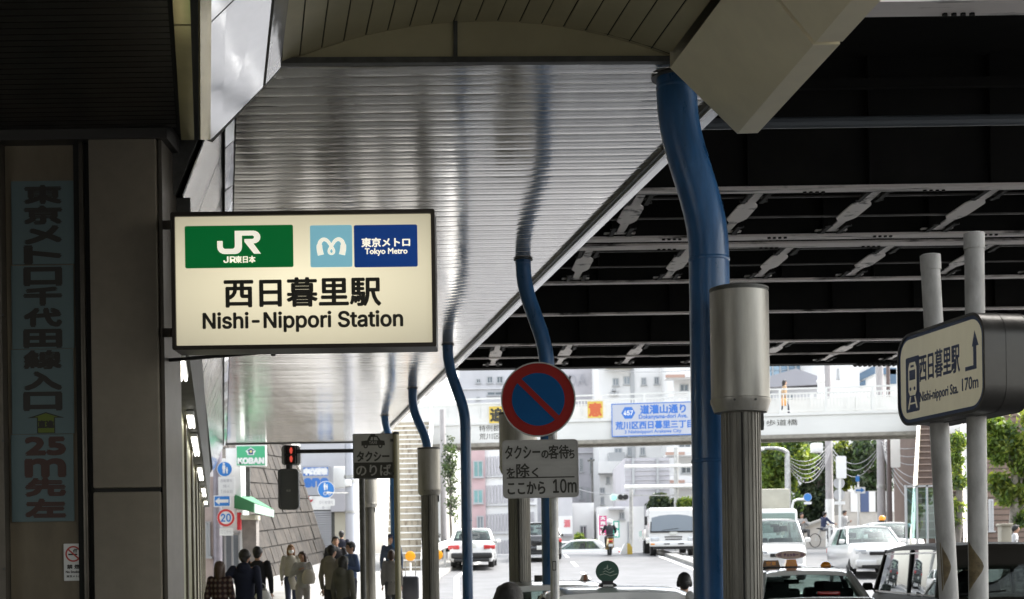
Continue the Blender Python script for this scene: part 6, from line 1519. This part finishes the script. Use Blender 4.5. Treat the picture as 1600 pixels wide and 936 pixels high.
        hf = n.nodes.new('ShaderNodeMath'); hf.operation = 'MULTIPLY'; hf.inputs[1].default_value = .5; n.links.new(ad.outputs[0], hf.inputs[0]); n.links.new(hf.outputs[0], cr.inputs[0]); n.links.new(cr.outputs[0], bs.inputs['Base Color']); tm['done'] = 1
    b = MB(); hem = -.28 if coat else -.07
    sh_w = (.150 if fem else .172)
    rows = [(hem, .155 if coat else .150, .115), (.05, .142 if fem else .150, .108), (.2, .138 if fem else .152, .105), (.34, .165 if fem else .18, .118), (.44, .165 if fem else .185, .105), (.50, .10, .075), (.535, .062, .062)]
    b.loft([[S(w_*math.cos(a), d*math.sin(a), z) for a in lin(0, 2*math.pi*23/24, 24)] for z, w_, d in rows], SKINM)
    for s, sh, el, wr in A: cap(b, sh+V(-s*.01, 0, .0), el, .068*k, .055*k); cap(b, el, el.lerp(wr, .92), .055*k, .042*k)
    if hood: b.ell(S(0, .085, .50), (.115*k, .075*k, .085*k), SKINM)
    v, f = remesh(b, vox, 3); B = MB(); B.add(v, f, tm); B.build('jacket' if not fem or coat else 'top', t, sharp=0)
    lm = mat('cloth_%d_%d_%d_0' % tuple(int(c*999) for c in legs), legs, .85, var=.12, scale=7, bump=.2, bscale=22)
    b = MB(); b.ell(pel+V(0, 0, .02), (.150*k, .112*k, .13*k), SKINM)
    for s, hp, kn, an in Lg: cap(b, hp, kn, .092*k, .068*k); cap(b, kn, an+V(0, 0, .03), .066*k, .055*k)
    v, f = remesh(b, vox, 3); B = MB(); B.add(v, f, lm); B.build('trousers', t, sharp=0)
    smt = mat('shoe_%d' % int(shoes[0]*999), shoes, .6)
    for s, hp, kn, an in Lg:
        B = MB(); B.ell(an+V(0, -.06, -.035), (.042*k, .125*k, .045*k), smt, None, 12, 8); B.box(an+V(0, -.06, -.062), (.075*k, .25*k, .024*k), M_blk, None, .01); B.build('shoe', t)
    # hair
    b = MB(); b.ell((0, .022*k, .030*k), (.088*k, .098*k, .100*k), SKINM, HM, 16, 12)
    b.ell((0, -.045*k, .082*k), (.066*k, .05*k, .034*k), SKINM, HM, 12, 8)
    for s in (-1, 1): b.ell((s*.066*k, -.012*k, .025*k), (.022*k, .045*k, .05*k), SKINM, HM, 10, 8)
    if long_:
        for s in (-1, 1): cap(b, HM @ Vector((s*.066*k, .02*k, .0)), HM @ Vector((s*.074*k, .025*k, -.12*k*long_)), .035*k, .028*k)
        cap(b, HM @ Vector((0, .06*k, 0)), HM @ Vector((0, .07*k, -.13*k*long_)), .075*k, .055*k)
    else:
        b.ell((0, .055*k, -.04*k), (.066*k, .05*k, .06*k), SKINM, HM, 12, 8)
    v, f = remesh(b, vox*.7, 2); B = MB(); B.add(v, f, HAIRS[hair]); B.build('hair', t, sharp=0)
    if mask:
        B = MB(); B.ell((0, -.052*k, -.045*k), (.062*k, .058*k, .052*k), mat('face_mask', (.78, .78, .78), .7), HM, 14, 10); B.build('face_mask', t)
    if cap_:
        cm = mat('cap_cloth_%d' % int(cap_[2]*999), cap_, .8); B = MB(); B.ell((0, .012*k, .075*k), (.094*k, .108*k, .062*k), cm, HM, 16, 10); B.ell((0, -.115*k, .058*k), (.06*k, .055*k, .010*k), cm, HM, 14, 6); B.build('cap', t)
    t['_w'] = 0; del t['_w']
    return t, A, k
def PP(px, Y, up=.12): return GP(px, Y, up)
IN = math.pi   # facing away from the camera
L1, _, _ = person('person in a tartan jacket with long dark hair, seen from behind at the far left', PP(344, 21), IN-.15, 1.585, (.05, .03, .03), (.10, .085, .05), 'brown', 1.2, True, ('down', 'down'), .3, plaid=True, vox=.015)
person('person in a dark navy blue jacket with the head turned right, seen from behind', PP(383, 21.5), IN, 1.755, (.012, .016, .04), (.03, .03, .035), 'black', 0, False, ('swing', 'hip'), .4, headturn=.9, hood=True, vox=.015)
_, A_, k_ = person('person in a black coat walking away with carrier bags in the right hand', PP(403, 24.5), IN-.1, 1.72, (.012, .012, .016), (.25, .24, .22), 'black', 0, False, ('down', 'down'), .5, coat=True, vox=.016)
def bag(name, lab, p, w_, h_, m, d=.12):
    t = thing(name, lab, 'bag', p-Vector((0, 0, h_+.12))); b = MB()
    R_ = []
    for f_, s in ((0, .72), (.08, .95), (.35, 1.08), (.7, 1.0), (.92, .7), (1, .45)): R_.append([(w_/2*s*math.cos(a)*(1+.05*math.sin(3*a)), d/2*s*math.sin(a)*(1.2+.1*math.cos(2*a)), h_*f_) for a in lin(0, 6.0, 18)])
    b.loft(R_, m); b.build('body', t); b = MB()
    for y in (-.02, .02): b.tube([(-w_*.2, y, h_*.97), (-w_*.12, y*.5, h_+.09), (0, 0, h_+.125), (w_*.12, y*.5, h_+.09), (w_*.2, y, h_*.97)], .006, m, 6)
    b.build('handle', t); return t
bag('carrier_bag', 'white plastic carrier bag held by the person in the black coat', P(410.5, 912, 24.3), .30, .36, mat('plastic_white', (.72, .71, .70), .45), .2)
bag('carrier_bag', 'red carrier bag hanging behind the white one', P(405, 908, 24.6), .2, .42, mat('bag_red', (.5, .05, .04), .5))
person('person in a beige coat wearing a white face mask, with light brown hair', PP(455, 29.5), .25, 1.60, (.42, .39, .33), (.04, .05, .09), 'light', 1.0, True, ('down', 'down'), .5, coat=True, mask=True, vox=.016)
person('person in a white vest and dark sleeves looking left, brown bobbed hair', PP(473, 27.5), .1, 1.52, (.42, .41, .40), (.38, .35, .33), 'brown', .8, True, ('chest', 'bent'), .4, headturn=-.8, vox=.016)
bag('shoulder_bag', 'pale cloth bag against the waist of the person in the white vest', P(482, 880, 27.3), .24, .28, mat('bag_cream', (.55, .50, .43), .8), .2)
person('person in a tan jacket turned away with one arm bent out', PP(519, 25.5), IN-.5, 1.70, (.26, .235, .185), (.03, .03, .03), 'black', 0, False, ('hip', 'down'), .2, headturn=-.3, hood=True, vox=.016)
person('person in a grey-green hooded top with dark bobbed hair, nearest of the waiting group', PP(537, 22.5), IN-.55, 1.60, (.145, .14, .115), (.05, .05, .05), 'black', 1.0, True, ('down', 'down'), 0, hood=True, coat=True, vox=.015)
person('person in a black jacket facing us with a dark fringe, behind the tan jacket', PP(525, 31), .2, 1.74, (.015, .015, .02), (.04, .04, .05), 'black', .25, False, ('down', 'down'), .2, headdown=.15, vox=.018)
person('person in dark clothes at the back of the waiting group, by the shop doorway', PP(534, 40), IN, 1.66, (.012, .014, .03), (.03, .03, .03), 'black', 0, False, ('down', 'down'), .2, vox=.02)
person('person in a blue shirt and dark vest facing left, beside the capped post', PP(549, 27.5), -1.0, 1.70, (.10, .15, .30), (.06, .06, .08), 'black', 0, False, ('down', 'bent'), 0, vox=.016)
person('person in a navy cap and dark jacket half hidden by the sign pole', PP(612, 33), .0, 1.70, (.04, .055, .09), (.05, .05, .06), 'black', 0, False, ('down', 'down'), .2, cap_=(.012, .014, .04), vox=.02)
person('person in a long grey coat almost hidden between the two poles', PP(612, 28), IN, 1.50, (.30, .28, .25), (.1, .1, .1), 'brown', .6, True, ('down', 'down'), .1, coat=True, vox=.018)
person('person with dark brown hair at the bottom edge, nearest to us', GP(797, 7.6, .006), IN+.3, 1.475, (.03, .03, .035), (.04, .04, .05), 'black', 1.0, True, ('down', 'down'), .1, vox=.012)
person('person with short dark hair silhouetted beside the thickest blue pipe', GP(1070, 15.2, .006), IN, 1.45, (.012, .012, .014), (.03, .03, .03), 'black', .3, False, ('down', 'down'), .1, vox=.014)
# driver of the van
dv, _, _ = person('driver silhouetted inside the dark grey van', vl+Matrix.Rotation(math.radians(-3.4), 3, 'Z') @ Vector((.34, .70, .20)), IN-.06, 1.75, (.02, .02, .022), (.03, .03, .03), 'black', 0, False, ('bars', 'bars'), 0, sit=True, headturn=0, vox=.02)
rd, _, _ = person('person in a black jacket and helmet riding the yellow scooter', at_road(952, 62)+Vector((0, -.25, .27)), IN, 1.70, (.03, .03, .035), (.03, .03, .035), 'black', 0, False, ('bars', 'bars'), 0, sit=True, lean=.12, vox=.02)
b = MB(); b.ell((0, -.12*0+.0, 0), (.13, .145, .135), mat('helmet_white', (.7, .7, .7), .25, coat=.5)); o = b.mesh('helmet'); ho = bpy.data.objects.new('helmet', o); COL.objects.link(ho); ho.parent = rd; ho.location = (0, -.09, .52+.66)
person('person in a navy top riding a bicycle beside the garden wall', GP(1287, 66, .1)+Vector((-.05, -.1, .38)), math.radians(115), 1.68, (.035, .045, .10), (.28, .28, .3), 'black', 0, False, ('bars', 'bars'), 0, sit=True, lean=.15, vox=.022)
person('person in a grey shirt sitting behind the notice stand by the street lamp', GP(1253, 62, .45), .2, 1.68, (.35, .34, .33), (.1, .1, .1), 'black', 0, False, ('phone', 'chest'), 0, sit=True, vox=.022)
person('person in a white shirt standing beside the white pipe fence on the right', GP(1320, 66, .1), .8, 1.70, (.55, .55, .55), (.12, .12, .14), 'black', 0, False, ('down', 'bent'), .1, vox=.024)
person('person in a white shirt carrying a dark bag, at the far right edge', GP(1582, 38, .1), 1.2, 1.62, (.6, .6, .6), (.05, .05, .06), 'black', .3, False, ('down', 'swing'), .5, lean=.15, vox=.02)
bag('shoulder_bag', 'small dark bag carried by the person at the far right edge', P(1589, 843, 37.7), .3, .2, M_blk, .14)
fbp = P(1233, 642, fy(1233)); fbp = Vector((fbp.x, fy(1233)+1.0, zt_-.06))
person('person with long dark hair in a tan coat crossing the footbridge', fbp, math.pi/2, 1.66, (.44, .30, .18), (.06, .06, .08), 'black', 1.0, True, ('down', 'swing'), .6, coat=True, vox=.02)
bag('tote_bag', 'orange tote bag carried by the person on the footbridge', P(1224, 618, fy(1233)+.7), .3, .34, mat('tote_orange', (.60, .30, .10), .7), .14)
# suitcase standing on the pavement
sc_ = thing('suitcase', 'dark grey wheeled suitcase standing at the foot of the cream stairs', 'suitcase', PP(641, 33)); b = MB()
b.box((0, 0, .36), (.40, .25, .56), mat('suitcase_grey', (.025, .027, .035), .4), None, .06); b.build('shell', sc_)
b = MB(); b.tube([(-.12, .06, .62), (-.12, .06, .98), (.12, .06, .98), (.12, .06, .62)], .012, M_stl, 8); b.build('handle', sc_)
for x in (-.15, .15):
    for y in (-.08, .08): b = MB(); b.lathe([(.04, -.012), (.04, .012)], M_rub, 12, T(x, y, .04) @ Matrix.Rotation(math.pi/2, 4, 'Y')); b.build('wheel', sc_)
